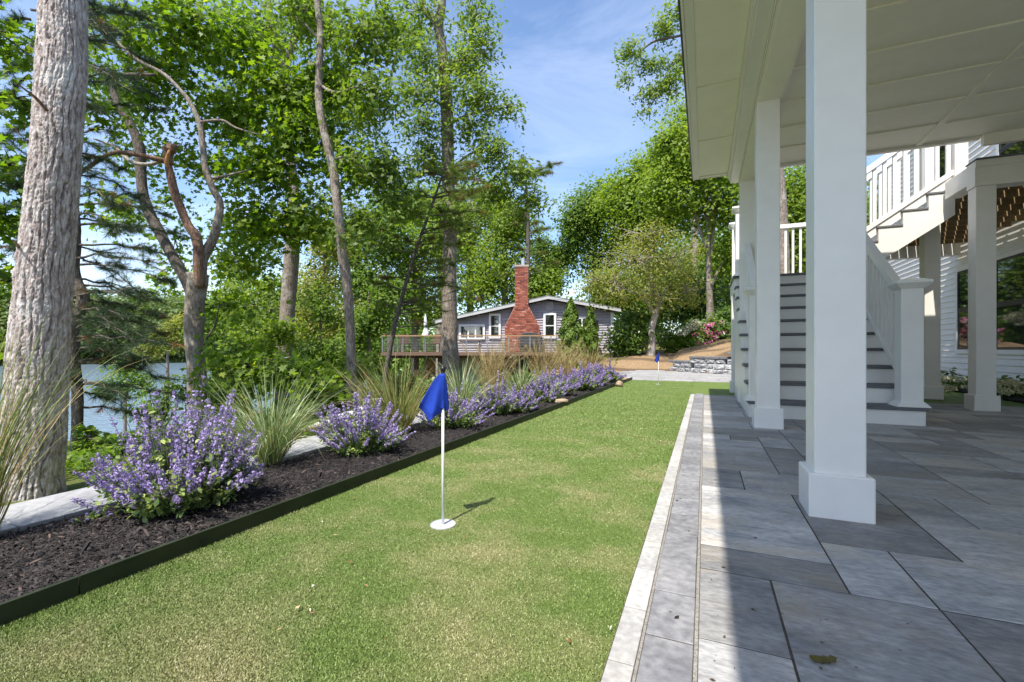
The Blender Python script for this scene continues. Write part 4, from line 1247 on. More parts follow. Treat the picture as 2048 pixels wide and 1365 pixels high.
tag(link('patio_debris', np_mesh('patio_debris', V.reshape(-1, 3), np.arange(4 * N), np.full(N, 4), np.clip(rng.random(N) * .85, 0, 1)), M['crumb']), 'small dark crumbs and leaf bits on the patio slabs', 'litter', kind='stuff')

# pebbles beside the edging
def rock(name, loc, r, sq, seed, mat, lab, cat='rock', grp=None):
    bm = bmesh.new(); bmesh.ops.create_icosphere(bm, subdivisions=3, radius=1)
    r_ = np.random.default_rng(seed); ph = r_.uniform(0, 6, 6)
    for v in bm.verts:
        k = 1 + .14 * math.sin(2.2 * v.co.x + ph[0]) + .12 * math.sin(3.1 * v.co.y + ph[1]) + .07 * math.sin(6 * v.co.z + 4 * v.co.x + ph[2]) + .05 * math.sin(9 * v.co.y + ph[3])
        v.co = Vector((v.co.x * r * sq[0], v.co.y * r * sq[1], v.co.z * r * sq[2])) * k
    me = bpy.data.meshes.new(name); bm.to_mesh(me); bm.free()
    me.polygons.foreach_set('use_smooth', [True] * len(me.polygons))
    o = link(name, me, M[mat]); o.location = loc; o.rotation_euler = (0, 0, seed * .7)
    return tag(o, lab, cat, grp)
def on_ground(px_, py_, z_=0):
    d_ = (EYE - z_) * FOC / (py_ - HOR); return P(px_, py_, d_)
rock('rock', on_ground(1126, 803, .06), .075, (1.3, .7, .45), 1, 'boulder', 'flat tan rock in the mulch beside the catmint')
rock('rock', on_ground(1239, 769, .05), .085, (1, .9, .7), 2, 'boulder', 'round tan rock at the far corner of the bed')
rock('rock', on_ground(1250, 759, .05), .085, (1.1, .8, .6), 3, 'boulder', 'tan rock beside a stake at the bed corner')
MB().tube([on_ground(1249, 754, .02), on_ground(1243, 747, .02) + Vector((0, 0, .12))], .012, 6)
for k, (px_, py_, s_) in enumerate(((592, 866, .14), (608, 861, .12), (625, 856, .13), (640, 848, .15), (655, 845, .11), (682, 833, .14), (700, 826, .12), (722, 817, .13), (735, 813, .11), (749, 800, .13), (577, 872, .12))):
    d_ = 4.0 / (SN - (px_ - 1024) / FOC * CS)
    p = P(px_, py_, d_); zt = float(tz(p.x, p.y))
    rock('white_stone', (p.x, p.y, max(zt + .02, p.z - .01)), s_ * .6, (.75, 1.3, .4), 20 + k, 'whitestone', f'flat white edging stone below the walk, number {["two","three","four","five","six","seven","eight","nine","ten","eleven","one"][k]} counted from the striped grass', 'stone', 'white edging stones down the bank')
# ------------------------------------------------------------------ foliage helpers
LEAF = {
    'diamond': [(0, -.5), (.28, -.02), (0, .55), (-.28, -.02)],
    'oval': [(0, -.5), (.24, -.22), (.27, .12), (0, .55), (-.27, .12), (-.24, -.22)],
    'maple': [(0, -.5), (.14, -.22), (.46, -.28), (.30, .0), (.50, .22), (.18, .20), (0, .60), (-.18, .20), (-.50, .22), (-.30, .0), (-.46, -.28), (-.14, -.22)],
    'oak': [(0, -.55), (.09, -.3), (.26, -.2), (.12, -.02), (.30, .16), (.13, .24), (.17, .44), (0, .58), (-.17, .44), (-.13, .24), (-.30, .16), (-.12, -.02), (-.26, -.2), (-.09, -.3)],
}
CAMR = np.array([CS, SN, 0.0]); CAMF = np.array([-SN, CS, 0.0])

def leaf_mesh(name, pos, nrm, size, shape, tint, r_, fold=.25):
    """One flat-folded leaf per position."""
    n = len(pos)
    nrm = nrm / np.linalg.norm(nrm, axis=1)[:, None]
    t = r_.normal(size=(n, 3)); t[:, 2] -= .5
    t -= nrm * (t * nrm).sum(1)[:, None]; t /= np.linalg.norm(t, axis=1)[:, None]
    b = np.cross(nrm, t)
    T = np.array(LEAF[shape]); k = len(T)
    V = pos[:, None, :] + size[:, None, None] * (b[:, None, :] * T[None, :, 0, None] + t[:, None, :] * T[None, :, 1, None] + nrm[:, None, :] * (np.abs(T[:, 0]) * fold - .22 * T[:, 1] ** 2)[None, :, None])
    return np_mesh(name, V.reshape(-1, 3), np.arange(n * k), np.full(n, k), tint)

def blob_points(c, rad, m, per, spread, r_, shell=.5, droop=0.0, frame=True):
    """Sprays of leaves inside an ellipsoid: m sprays with about per leaves each. rad = (across, up, deep)."""
    u = r_.normal(size=(m, 3)); u /= np.linalg.norm(u, axis=1)[:, None]
    rr = (shell + (1 - shell) * r_.random(m)) * r_.random(m) ** .33
    q = u * rr[:, None]
    R_ = np.array([CAMR, [0, 0, 1], CAMF])
    ctr = np.array(c) + (q * np.array(rad)) @ R_
    out = u @ R_
    k = r_.poisson(per, m).clip(3)
    ii = np.repeat(np.arange(m), k)
    off = np.clip(r_.normal(size=(len(ii), 3)), -1.7, 1.7) * spread
    off[:, 2] *= .55
    pos = ctr[ii] + off
    pos[:, 2] -= droop * (off[:, 0] ** 2 + off[:, 1] ** 2) / max(spread, 1e-3)
    nrm = r_.normal(size=(len(ii), 3)) * .55 + out[ii] * .4 + np.array([-.05, -.35, .75])
    base = r_.normal(.5, .16, m)
    tint = np.clip(base[ii] + r_.normal(0, .17, len(ii)), 0, 1)
    return pos, nrm, tint, ctr

def twigs(ctrs, hub, r_, rad=.006, keep=1.0):
    mb = MB()
    for c_ in ctrs:
        if r_.random() > keep: continue
        h = Vector(hub); e = Vector(c_); mid = h.lerp(e, .5) + Vector(r_.normal(0, .08, 3)) * (e - h).length
        mb.tube([h, mid, e], [rad * 1.8, rad * 1.2, rad * .5], 4, cap=False)
    return mb

def curve(pts, n=6):
    """Catmull-Rom through (Vector, radius) pairs."""
    P_ = [p for p, _ in pts]; R_ = [r for _, r in pts]
    out, ro = [], []
    m = len(P_)
    for i in range(m - 1):
        a, b, c, d = P_[max(i - 1, 0)], P_[i], P_[i + 1], P_[min(i + 2, m - 1)]
        for k in range(n):
            t = k / n
            out.append(.5 * ((2 * b) + (c - a) * t + (2 * a - 5 * b + 4 * c - d) * t * t + (3 * b - a - 3 * c + d) * t ** 3))
            ro.append(R_[i] + (R_[i + 1] - R_[i]) * t)
    out.append(P_[-1]); ro.append(R_[-1])
    return out, ro

def wood(name, pts, mat, parent, org, sides=12, seg=6, flare=0, gnarl=.05, seed=0):
    """A limb through photo points (px, py, depth, width in px)."""
    L_ = []
    for px_, py_, d_, w_ in pts:
        cosf = 1 / math.sqrt(1 + ((px_ - 1024) / FOC) ** 2)
        L_.append((P(px_, py_, d_), w_ * d_ * cosf / (2 * FOC)))
    p, r = curve(L_, seg)
    if flare:
        for i in range(min(seg * 1, len(r))):
            r[i] *= 1 + flare * (1 - i / seg) ** 2
    r_ = np.random.default_rng(seed)
    mb = MB().tube([q - Vector(org) for q in p], r, sides)
    v = np.array(mb.v)
    nn = len(p)
    ph = r_.uniform(0, 6, 4)
    ax = np.repeat(np.array([tuple(q - Vector(org)) for q in p]), sides, axis=0)
    rad = np.repeat(np.array(r), sides)
    dv = v - ax
    th = np.tile(np.arange(sides) / sides * 2 * np.pi, nn)
    hz_ = np.repeat(np.arange(nn), sides)
    k = 1 + gnarl * np.sin(2 * th + ph[0] + hz_ * .5) + gnarl * .7 * np.sin(3 * th + ph[1] - hz_ * .9) + r_.normal(0, gnarl * .5, len(v))
    v = ax + dv * k[:, None]
    mb.v = [tuple(q) for q in v]
    return mb.build(name, M[mat], parent, smooth=True)

class Tree:
    def __init__(s, name, label, px, py, d, cat='tree', group=None):
        q = P(px, py, d); q.z = float(tz(q.x, q.y))
        s.o = empty(name, q); s.org = s.o.location.copy()
        tag(s.o, label, cat, group)
        s.pos, s.nrm, s.tint, s.size = [], [], [], []
        s.r = np.random.default_rng(abs(hash(label)) % 9999 if False else sum(map(ord, label)))
        s.tw = MB()
    def limb(s, pts, mat, name='limb', **k):
        if name == 'trunk':                      # carry the trunk down into the ground it stands on
            px_, py_, d_, w_ = pts[0]
            q = P(px_, py_, d_); zt = float(tz(q.x, q.y)) - .12
            pg = HOR - (zt - EYE) * FOC / d_
            if pg > py_ + 2: pts = [(px_, pg, d_, w_ * 1.08)] + list(pts)
        return wood(name, pts, mat, s.o, s.org, seed=int(s.r.integers(9999)), **k)
    def blob(s, px, py, rx, ry, d, dd, m, per, size, spread=None, shell=.5, hub=None, keep=.5, droop=.3, tw=.006):
        c_ = P(px, py, d); k = d / FOC
        pos, nrm, tint, ctr = blob_points(c_, (rx * k, ry * k, dd), m, per, spread or .28 * min(rx, ry) * k, s.r, shell, droop)
        s.pos.append(pos - np.array(s.org)); s.nrm.append(nrm); s.tint.append(tint); s.size.append(size * s.r.uniform(.65, 1.3, len(pos)))
        if keep:
            h = P(*hub) if hub else c_
            t = twigs(ctr, h, s.r, tw, keep)
            s.tw.add([tuple(Vector(v) - s.org) for v in t.v], t.f)
    def done(s, mat, shape='diamond', name='crown', barkmat='bark_dark', shift=0.0):
        if s.pos:
            me = leaf_mesh(name, np.concatenate(s.pos), np.concatenate(s.nrm), np.concatenate(s.size), shape, np.clip(np.concatenate(s.tint) + shift, 0, 1), s.r)
            link(name, me, M[mat], s.o)
        if s.tw.v: s.tw.build('twigs', M[barkmat], s.o)['kind'] = 'stuff'
        return s.o

def needle_mesh(name, tips, dirs, r_, per=26, ln=.09, w=.0011, tint=None, spread=.75):
    """Tufts of needles: thin triangles fanning from each twig tip."""
    n = len(tips); ii = np.repeat(np.arange(n), per)
    d_ = dirs[ii] + r_.normal(0, spread, (len(ii), 3)); d_ /= np.linalg.norm(d_, axis=1)[:, None]
    L_ = ln * r_.uniform(.6, 1.15, len(ii))
    b0 = tips[ii] - dirs[ii] * (r_.random(len(ii)) * ln * 1.2)[:, None]
    sd_ = np.cross(d_, r_.normal(size=(len(ii), 3))); sd_ /= np.linalg.norm(sd_, axis=1)[:, None] + 1e-9
    V = np.stack([b0 - sd_ * w, b0 + sd_ * w, b0 + d_ * L_[:, None] + np.array([0, 0, -.15]) * (L_ ** 1)[:, None]], 1)
    t_ = np.clip((r_.normal(.5, .2, n)[ii]) + r_.normal(0, .15, len(ii)), 0, 1)
    return np_mesh(name, V.reshape(-1, 3), np.arange(3 * len(ii)), np.full(len(ii), 3), t_)
# ------------------------------------------------------------------ the big furrowed trunk close by
def bark_trunk(name, pts, mat, parent, org, sides=210, rows=760, amp=.0105, seed=1):
    L_ = []
    for px_, py_, d_, w_ in pts:
        cosf = 1 / math.sqrt(1 + ((px_ - 1024) / FOC) ** 2)
        L_.append((P(px_, py_, d_), w_ * d_ * cosf / (2 * FOC)))
    p, r = curve(L_, 12)
    p = np.array([tuple(q) for q in p]); r = np.array(r)
    s_ = np.concatenate([[0], np.cumsum(np.linalg.norm(np.diff(p, axis=0), axis=1))])
    t = np.linspace(0, s_[-1], rows)
    c_ = np.stack([np.interp(t, s_, p[:, k]) for k in range(3)], -1); rr = np.interp(t, s_, r)
    th = np.arange(sides) / sides * 2 * np.pi
    TH, TT = np.meshgrid(th, t)
    nf = 22                                  # furrows round the trunk
    warp = (vnoise(TH / (2 * np.pi) * 9, TT * 3.2, seed, 9) - .5) * 1.1 + (vnoise(TH / (2 * np.pi) * 24, TT * 6.5, seed + 1, 24) - .5) * .6 + (vnoise(TH / (2 * np.pi) * 90, TT * 28, seed + 9, 90) - .5) * .3
    a = TH / (2 * np.pi) * nf + warp * 1.25
    ridge = np.abs(((a % 1) - .5)) * 2                       # 0 at furrow
    ridge = 1 - np.clip((1 - ridge) * 1.0, 0, 1)
    furrow = np.clip(1 - ridge * 3.4, 0, 1) ** .9           # 1 in the cracks
    crack = np.clip(1 - np.abs(vnoise(TH / (2 * np.pi) * nf, TT * 11 + np.floor(a) * 7.3, seed + 2, nf) - .5) * 14, 0, 1) * .35
    deep = np.clip(np.maximum(furrow * (.45 + .75 * vnoise(TH / 6.2832 * 12, TT * 4, seed + 3, 12)), crack), 0, 1)
    plate = np.round(vnoise(TH / 6.2832 * 40, TT * 9 + a * 2, seed + 4, 40) * 3.2) * .26 + vnoise(TH / 6.2832 * 110, TT * 130, seed + 5, 110) * .8 - .3
    disp = amp * (-deep * 1.25 + plate * .6 + .35 * vnoise(TH / 6.2832 * 5, TT * 1.8, seed + 6, 5))
    knots = np.zeros_like(disp)
    for kt, kth, kr in ((.62, 4.2, .05), (1.02, 4.9, .06), (1.55, 4.4, .07), (.35, 3.6, .05), (.8, 5.6, .04)):
        dth = (TH - kth + np.pi) % (2 * np.pi) - np.pi
        q = np.hypot(dth * .13, TT - kt) / kr
        knots += np.exp(-q ** 2) * .012 - np.exp(-(q * 2.4) ** 2) * .016
    R_ = rr[:, None] * (1 + .25 * np.exp(-TT / .12)) + disp + knots
    X = c_[:, 0][:, None] + np.cos(TH) * R_; Y = c_[:, 1][:, None] + np.sin(TH) * R_; Z = c_[:, 2][:, None] + 0 * R_
    V = np.stack([X, Y, Z], -1).reshape(-1, 3) - np.array(org)
    ii = np.arange(rows * sides).reshape(rows, sides)
    q = np.stack([ii[:-1], np.roll(ii, -1, 1)[:-1], np.roll(ii, -1, 1)[1:], ii[1:]], -1).reshape(-1, 4)
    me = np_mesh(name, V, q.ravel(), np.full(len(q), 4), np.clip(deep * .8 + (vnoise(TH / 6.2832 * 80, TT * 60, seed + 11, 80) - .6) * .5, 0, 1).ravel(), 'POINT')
    me.polygons.foreach_set('use_smooth', np.ones(len(q), bool))
    return link(name, me, M[mat], parent)

T = Tree('oak_tree', 'thick pale furrowed oak trunk leaning beside the walk', 62, 1010, 2.75)
bark_trunk('trunk', [(50, 1040, 2.75, 170), (58, 960, 2.75, 140), (68, 880, 2.75, 134), (82, 650, 2.75, 121), (97, 480, 2.75, 111), (113, 300, 2.75, 102), (122, 160, 2.76, 101), (128, 0, 2.78, 97), (134, -260, 2.8, 90), (140, -520, 2.8, 80)], 'bark_oak', T.o, T.org)
T.limb([(95, 222, 2.62, 9), (70, 195, 2.55, 8), (48, 178, 2.5, 5), (38, 170, 2.45, 2)], 'bark_red', 'dead_stub')
T.limb([(42, 500, 2.66, 10), (30, 485, 2.6, 7), (26, 480, 2.55, 3)], 'bark_maple', 'dead_stub')
T.limb([(140, -480, 2.8, 70), (60, -640, 3.0, 50), (-80, -800, 3.4, 30)], 'bark_oak')
T.blob(-60, -820, 420, 200, 3.8, 1.2, 150, 14, .11, .3)
T.done('leaf_oak', 'oak')

# ------------------------------------------------------------------ forked maple with a torn limb
T = Tree('forked_maple', 'forked maple with one torn off limb above the catmint', 405, 875, 6.5)
T.limb([(412, 905, 6.5, 66), (403, 850, 6.5, 47), (391, 720, 6.5, 41), (388, 640, 6.5, 40), (392, 590, 6.5, 44), (396, 548, 6.5, 46)], 'bark_maple', 'trunk', flare=.25, sides=18)
T.limb([(388, 600, 6.55, 26), (373, 562, 6.6, 26), (326, 478, 6.7, 25), (290, 405, 6.75, 24), (282, 346, 6.8, 24), (279, 297, 6.8, 24), (258, 244, 6.8, 21), (236, 209, 6.8, 18), (226, 172, 6.8, 14), (240, 152, 6.7, 10), (310, 150, 6.6, 7)], 'bark_dark', 'limb', sides=14)
T.limb([(400, 575, 6.45, 24), (396, 520, 6.4, 22), (394, 478, 6.4, 22), (376, 450, 6.4, 20), (352, 393, 6.35, 19), (338, 338, 6.3, 17), (336, 316, 6.3, 17)], 'bark_red', 'torn_limb', sides=14)
T.limb([(340, 330, 6.3, 17), (336, 310, 6.27, 22), (341, 298, 6.25, 24), (350, 293, 6.22, 13)], 'bark_red', 'torn_end', gnarl=.22)
T.limb([(334, 335, 6.2, 8), (333, 322, 6.18, 10), (337, 308, 6.17, 8), (339, 300, 6.17, 3)], 'rawwood', 'torn_face', gnarl=.1)
T.limb([(338, 326, 6.3, 13), (318, 320, 6.2, 13), (276, 310, 6.1, 12), (224, 307, 6.0, 11), (168, 341, 5.9, 11), (135, 362, 5.9, 9), (80, 372, 5.9, 4)], 'bark_red', 'limb', sides=10)
T.limb([(326, 322, 6.3, 9), (299, 329, 6.3, 9), (267, 326, 6.3, 9), (247, 312, 6.3, 8), (229, 294, 6.3, 7), (188, 278, 6.3, 5)], 'bark_pale', 'limb')
T.limb([(402, 560, 6.5, 24), (406, 517, 6.5, 24), (428, 473, 6.5, 19), (440, 411, 6.5, 17), (426, 379, 6.5, 15), (411, 338, 6.5, 14), (405, 288, 6.5, 13), (399, 247, 6.5, 12), (382, 209, 6.5, 10), (369, 190, 6.5, 9), (328, 149, 6.5, 9), (267, 115, 6.5, 8), (220, 67, 6.5, 6), (180, 20, 6.4, 4)], 'bark_grey', 'limb', sides=12)
T.limb([(398, 245, 6.5, 8), (443, 241, 6.4, 6), (472, 256, 6.3, 4), (520, 270, 6.2, 2)], 'bark_grey', 'limb')
T.limb([(440, 358, 6.5, 5), (426, 357, 6.5, 7), (452, 352, 6.4, 6), (500, 340, 6.3, 3)], 'bark_grey', 'limb')
T.limb([(420, 845, 6.4, 14), (432, 790, 6.3, 9), (450, 755, 6.2, 7), (500, 728, 6.0, 5), (580, 715, 5.8, 3)], 'bark_grey', 'limb')
T.limb([(398, 720, 6.5, 4), (412, 680, 6.4, 5), (430, 650, 6.4, 4), (440, 600, 6.3, 2)], 'bark_dark', 'limb')
lf = .105
for a in ((250, 60, 110, 80, 6.3, 1.0, 70), (370, 50, 130, 70, 6.0, 1.1, 110), (330, 135, 80, 50, 6.6, .9, 45), (480, 80, 120, 90, 5.8, 1.1, 100), (560, 180, 110, 90, 5.6, 1.0, 105),
          (470, 230, 90, 70, 6.0, .9, 85), (620, 260, 120, 70, 5.5, .8, 88), (540, 330, 120, 75, 5.6, .9, 90), (500, 430, 70, 50, 6.0, .7, 60), (590, 440, 80, 40, 5.8, .7, 60),
          (480, 520, 60, 45, 6.2, .6, 40), (300, 220, 60, 50, 6.9, .5, 22), (250, 300, 60, 60, 7.2, .5, 20), (220, 160, 60, 70, 7.0, .6, 35), (700, 330, 70, 45, 5.4, .5, 45), (660, 150, 80, 80, 5.6, .8, 70),
          (340, 400, 60, 60, 7.3, .4, 14), (520, 730, 110, 26, 5.9, .8, 60), (610, 745, 80, 22, 5.9, .8, 42), (470, 700, 50, 30, 6.2, .7, 26), (350, 480, 50, 60, 7.4, .4, 14), (460, 770, 60, 36, 6.3, .5, 36), (250, 420, 70, 60, 7.4, .5, 26), (330, 560, 40, 40, 7.2, .4, 14), (470, 480, 40, 50, 7.0, .4, 22), (290, 180, 70, 50, 6.9, .5, 36), (360, 300, 50, 50, 7.0, .4, 20), (440, 330, 50, 50, 6.6, .5, 34), (460, 610, 50, 36, 6.8, .4, 22)):
    far = 2.3 if a[0] > 430 and a[1] < 600 else (1.1 if a[1] < 600 else 0)      # the crown stands behind the stems
    T.blob(a[0], a[1], a[2], a[3], a[4] + far, a[5], int(a[6] * 1.0), 13, .088 * (1 + far * .12), .19 * (1 + far * .14), .3, keep=.5)
T.done('leaf_maple', 'maple', barkmat='bark_dark')

T = Tree('maple_tree', 'leafy maple behind the thick oak trunk', -30, 980, 4.6)
T.limb([(-60, 1000, 4.6, 30), (-60, 700, 4.6, 26), (-55, 400, 4.6, 22), (-40, 100, 4.6, 16), (-30, -100, 4.6, 12)], 'bark_dark', 'trunk')
T.limb([(-20, 380, 4.6, 10), (20, 350, 4.5, 7), (62, 362, 4.4, 4), (75, 375, 4.4, 3)], 'bark_dark')
for a in ((20, 330, 60, 60, 4.4, .5, 26), (10, 440, 50, 50, 4.4, .5, 22), (30, 200, 60, 60, 4.6, .6, 20), (-10, 60, 90, 90, 4.6, .7, 40), (10, 560, 40, 50, 4.4, .5, 20), (10, 690, 30, 40, 4.3, .3, 12), (210, 230, 40, 30, 4.9, .3, 12), (225, 400, 30, 20, 4.9, .3, 7)):
    T.blob(*a[:6], a[6], 13, .085, .13, .3, keep=.35)
T.done('leaf_maple', 'maple', shift=-.05)

# ------------------------------------------------------------------ pines with needles
def pine(name, label, trunk, mat, branches, per, ln, tint_mat, dead=0.0, depth=0, w=.0013, tl=.34):
    """branches: (px0, py0, d0, px1, py1, d1, sag px, width px, number of side tufts)."""
    T = Tree(name, label, trunk[0][0], trunk[0][1], trunk[0][2])
    T.limb(trunk, mat, 'trunk', sides=12, gnarl=.08)
    tips, dirs = [], []; br = MB(); td, dd_ = [], []
    for px0, py0, d0, px1, py1, d1, sag, wpx, nt in branches:
        a = P(px0, py0, d0); b = P(px1, py1, d1); L_ = (b - a).length
        pts = []
        for k in range(9):
            t = k / 8; q = a.lerp(b, t); q.z += (sag * 4 * t * (1 - t)) * d0 / FOC
            q += Vector(T.r.normal(0, .012, 3)) * L_ * (0 < k < 8)
            pts.append(q)
        rw_ = wpx * d0 / FOC / 2
        br.tube([q - T.org for q in pts], [max(rw_ * (1 - k / 9), rw_ * .2) for k in range(9)], 5, cap=False)
        for k in range(nt):
            t = T.r.uniform(.22, 1.0); i = min(int(t * 8), 7); q = pts[i].lerp(pts[i + 1], t * 8 - i)
            dr = (pts[min(i + 1, 8)] - pts[i]).normalized()
            sd_ = Vector(T.r.normal(0, 1, 3)); sd_.z *= .35
            e = q + (dr * T.r.uniform(.2, .8) + sd_.normalized() * T.r.uniform(.5, 1.0)) * L_ * tl * T.r.uniform(.3, 1.0) * (1.1 - t * .6)
            br.tube([q - T.org, (q.lerp(e, .5) - T.org) + Vector((0, 0, -.01)), e - T.org], [rw_ * .35, rw_ * .22, rw_ * .12], 4, cap=False)
            m_ = 3
            for j in range(m_):
                w_ = q.lerp(e, (j + 1.3) / (m_ + .3))
                v = (e - q).normalized()
                if T.r.random() < dead: td.append(w_ - T.org); dd_.append(v)
                else: tips.append(w_ - T.org); dirs.append(v)
    br.build('branches', M['bark_dark'], T.o)['kind'] = 'stuff'
    link('needles', needle_mesh('needles', np.array([tuple(t) for t in tips]), np.array([tuple(t) for t in dirs]), T.r, per, ln, w), M[tint_mat], T.o)
    if td: link('dead_needles', needle_mesh('dead_needles', np.array([tuple(t) for t in td]), np.array([tuple(t) for t in dd_]), T.r, per, ln * .8, w), M['needle_dead'], T.o)
    return T.o
rb = np.random.default_rng(77)
B = []
for k in range(58):
    y0 = rb.uniform(-40, 800); x0 = np.interp(y0, [0, 400, 600, 800], [132, 148, 150, 155])
    right = rb.random() < .72
    L_ = rb.uniform(60, 190) * (1.0 if right else .8)
    B.append((x0, y0, 4.6, x0 + (L_ if right else -L_), y0 + rb.uniform(-10, 55), 4.6 + rb.uniform(-.9, 1.1), rb.uniform(4, 18), 5, 8))
for yy_ in (745, 790, 690, 655, 835, 470, 510, 550, 590, 620, 430, 720):
    B.append((158, yy_ - 20, 4.6, 350 + rb.uniform(-30, 40), yy_ + rb.uniform(-5, 20), 5.0, 10, 5, 12))
pine('white_pine', 'dark drooping pine with crooked trunk behind the thick oak',
     [(146, 975, 4.6, 29), (156, 805, 4.6, 27), (146, 720, 4.6, 28), (150, 650, 4.6, 30), (166, 600, 4.6, 27), (149, 545, 4.6, 26), (150, 461, 4.6, 25), (138, 330, 4.6, 22), (132, 150, 4.6, 20), (135, -60, 4.6, 16)],
     'bark_dark', B, 38, .10, 'needle', .05, w=.0014)
B = [(62, 40, 5.6, 0, 60, 5.5, 10, 6, 16), (62, -20, 5.6, -40, 30, 5.5, 10, 6, 16), (62, 120, 5.6, 10, 150, 5.4, 8, 5, 14), (60, 150, 5.6, 5, 215, 5.5, 8, 5, 14), (62, 90, 5.6, 190, 110, 5.5, 8, 5, 16), (62, 180, 5.6, 230, 215, 5.6, 8, 5, 16), (62, 270, 5.6, 215, 300, 5.7, 8, 5, 14), (62, 250, 5.6, -10, 290, 5.5, 8, 5, 14),
     (62, 330, 5.6, 220, 350, 5.8, 8, 5, 14), (62, 20, 5.6, 210, 50, 5.6, 8, 5, 14), (62, 480, 5.6, 0, 520, 5.5, 8, 5, 12), (62, 420, 5.6, -20, 420, 5.5, 8, 5, 12)]
pine('white_pine', 'dense dark pine at the edge of view behind the oak trunk', [(92, 960, 5.6, 20), (96, 500, 5.6, 18), (106, 0, 5.6, 14), (108, -200, 5.6, 9)], 'bark_dark', B, 34, .11, 'needle', tl=.42)
B = []
for k in range(46):
    t = rb.random(); y0 = 335 + t * 330; x0 = np.interp(y0, [330, 400, 500, 640], [890, 868, 832, 792])
    s_ = 1 if rb.random() < .74 else -1
    L_ = rb.uniform(40, 150) * (.75 + .4 * t)
    B.append((x0, y0, 8.6, x0 + s_ * L_, y0 - rb.uniform(-12, 34), 8.6 + rb.uniform(-1.0, .5), rb.uniform(-6, 8), 3.2, 7 if t < .75 else 3))
pine('leaning_pine', 'thin leaning pine with sparse branches and rusty needles', [(768, 792, 8.6, 12), (774, 735, 8.6, 11), (792, 640, 8.6, 9), (832, 500, 8.6, 6.5), (868, 400, 8.6, 5), (890, 330, 8.6, 3), (897, 285, 8.6, 1.5)],
     'bark_dark', B, 60, .125, 'needle_bright', .15, w=.0017)
B = []
for k in range(26):
    y0 = rb.uniform(325, 560); s_ = 1 if rb.random() < .5 else -1
    B.append((1055, y0, 29, 1055 + s_ * rb.uniform(18, 62) * (.5 + (y0 - 280) / 400), y0 - rb.uniform(-4, 18), 29 + rb.uniform(-1, 1), 2, 3, 5))
B += [(1055, 352, 29, 1116, 326, 29, 3, 3.5, 14), (1055, 356, 29, 1100, 345, 28.6, 3, 3, 12)]
pine('pitch_pine', 'tall sparse pine standing behind the brick chimney', [(1060, 660, 29, 9), (1057, 545, 29, 8), (1055, 420, 29, 7), (1052, 360, 29, 4), (1056, 330, 29, 1.5)], 'bark_dark', B, 40, .34, 'needle_bright', .12, w=.008)

# ------------------------------------------------------------------ straight trunks on the bank
T = Tree('oak_tree', 'tall pale oak trunk standing behind the striped grass', 565, 850, 12)
T.limb([(560, 870, 12, 46), (564, 800, 12, 38), (570, 700, 12, 36), (577, 600, 12, 32), (584, 500, 12, 30), (590, 440, 12, 28), (582, 340, 12, 22), (570, 256, 12, 20), (570, 183, 12, 18), (548, 73, 12, 16), (537, 10, 12, 13), (525, -120, 12, 9)], 'bark_grey', 'trunk', sides=14)
T.limb([(570, 180, 12, 13), (577, 110, 12, 14), (600, 60, 12, 12), (617, 22, 12, 11), (650, -60, 12, 8)], 'bark_grey')
T.limb([(590, 440, 12, 6), (640, 430, 11.8, 4), (690, 400, 11.6, 2)], 'bark_grey')
for a in ((520, 60, 80, 80, 12, 1.6, 70), (640, 40, 80, 70, 12, 1.6, 70), (470, 190, 60, 70, 12.5, 1.5, 40), (640, 200, 70, 70, 12, 1.5, 45), (650, 420, 80, 50, 11.8, 1.2, 45), (520, 480, 50, 60, 13, 1.2, 35), (720, 440, 60, 50, 12, 1.2, 40), (540, 620, 60, 50, 13, 1.2, 30), (720, 230, 60, 60, 12.5, 1.2, 40)):
    T.blob(*a[:6], a[6], 24, .13, .3, .4, keep=.5, tw=.01)
T.done('leaf_oak', 'oak', barkmat='bark_grey')

T = Tree('slender_oak', 'slender straight trunk rising between two clumps of catmint', 708, 868, 7)
T.limb([(710, 872, 7, 30), (706, 830, 7, 23), (703, 740, 7, 20), (697, 600, 7, 20), (684, 500, 7, 20), (674, 403, 7, 19), (665, 330, 7, 18), (646, 256, 7, 17), (637, 176, 7, 15), (641, 73, 7, 14), (635, 0, 7, 12), (632, -160, 7, 9)], 'bark_grey', 'trunk', sides=14, flare=.2)
T.limb([(640, 170, 7, 7), (660, 182, 6.9, 6), (685, 184, 6.8, 5), (715, 172, 6.7, 3), (745, 160, 6.6, 2)], 'bark_grey')
T.limb([(664, 320, 7, 6), (690, 315, 7, 5), (720, 330, 7.1, 4), (760, 360, 7.2, 2)], 'bark_grey')
T.limb([(640, 80, 7, 6), (600, 40, 7.1, 5), (570, 20, 7.2, 3)], 'bark_grey')
for a in ((720, 70, 90, 70, 7.2, .8, 60), (745, 190, 70, 60, 7, .7, 50), (760, 330, 80, 50, 7.2, .7, 60), (800, 400, 60, 30, 7.4, .5, 30), (600, 30, 80, 60, 7.4, .8, 45), (770, 40, 50, 50, 7.4, .6, 30), (700, 470, 40, 25, 7.2, .4, 12)):
    T.blob(*a[:6], a[6], 17, .10, .19, .35, keep=.5)
T.done('leaf_oak', 'oak', barkmat='bark_grey')

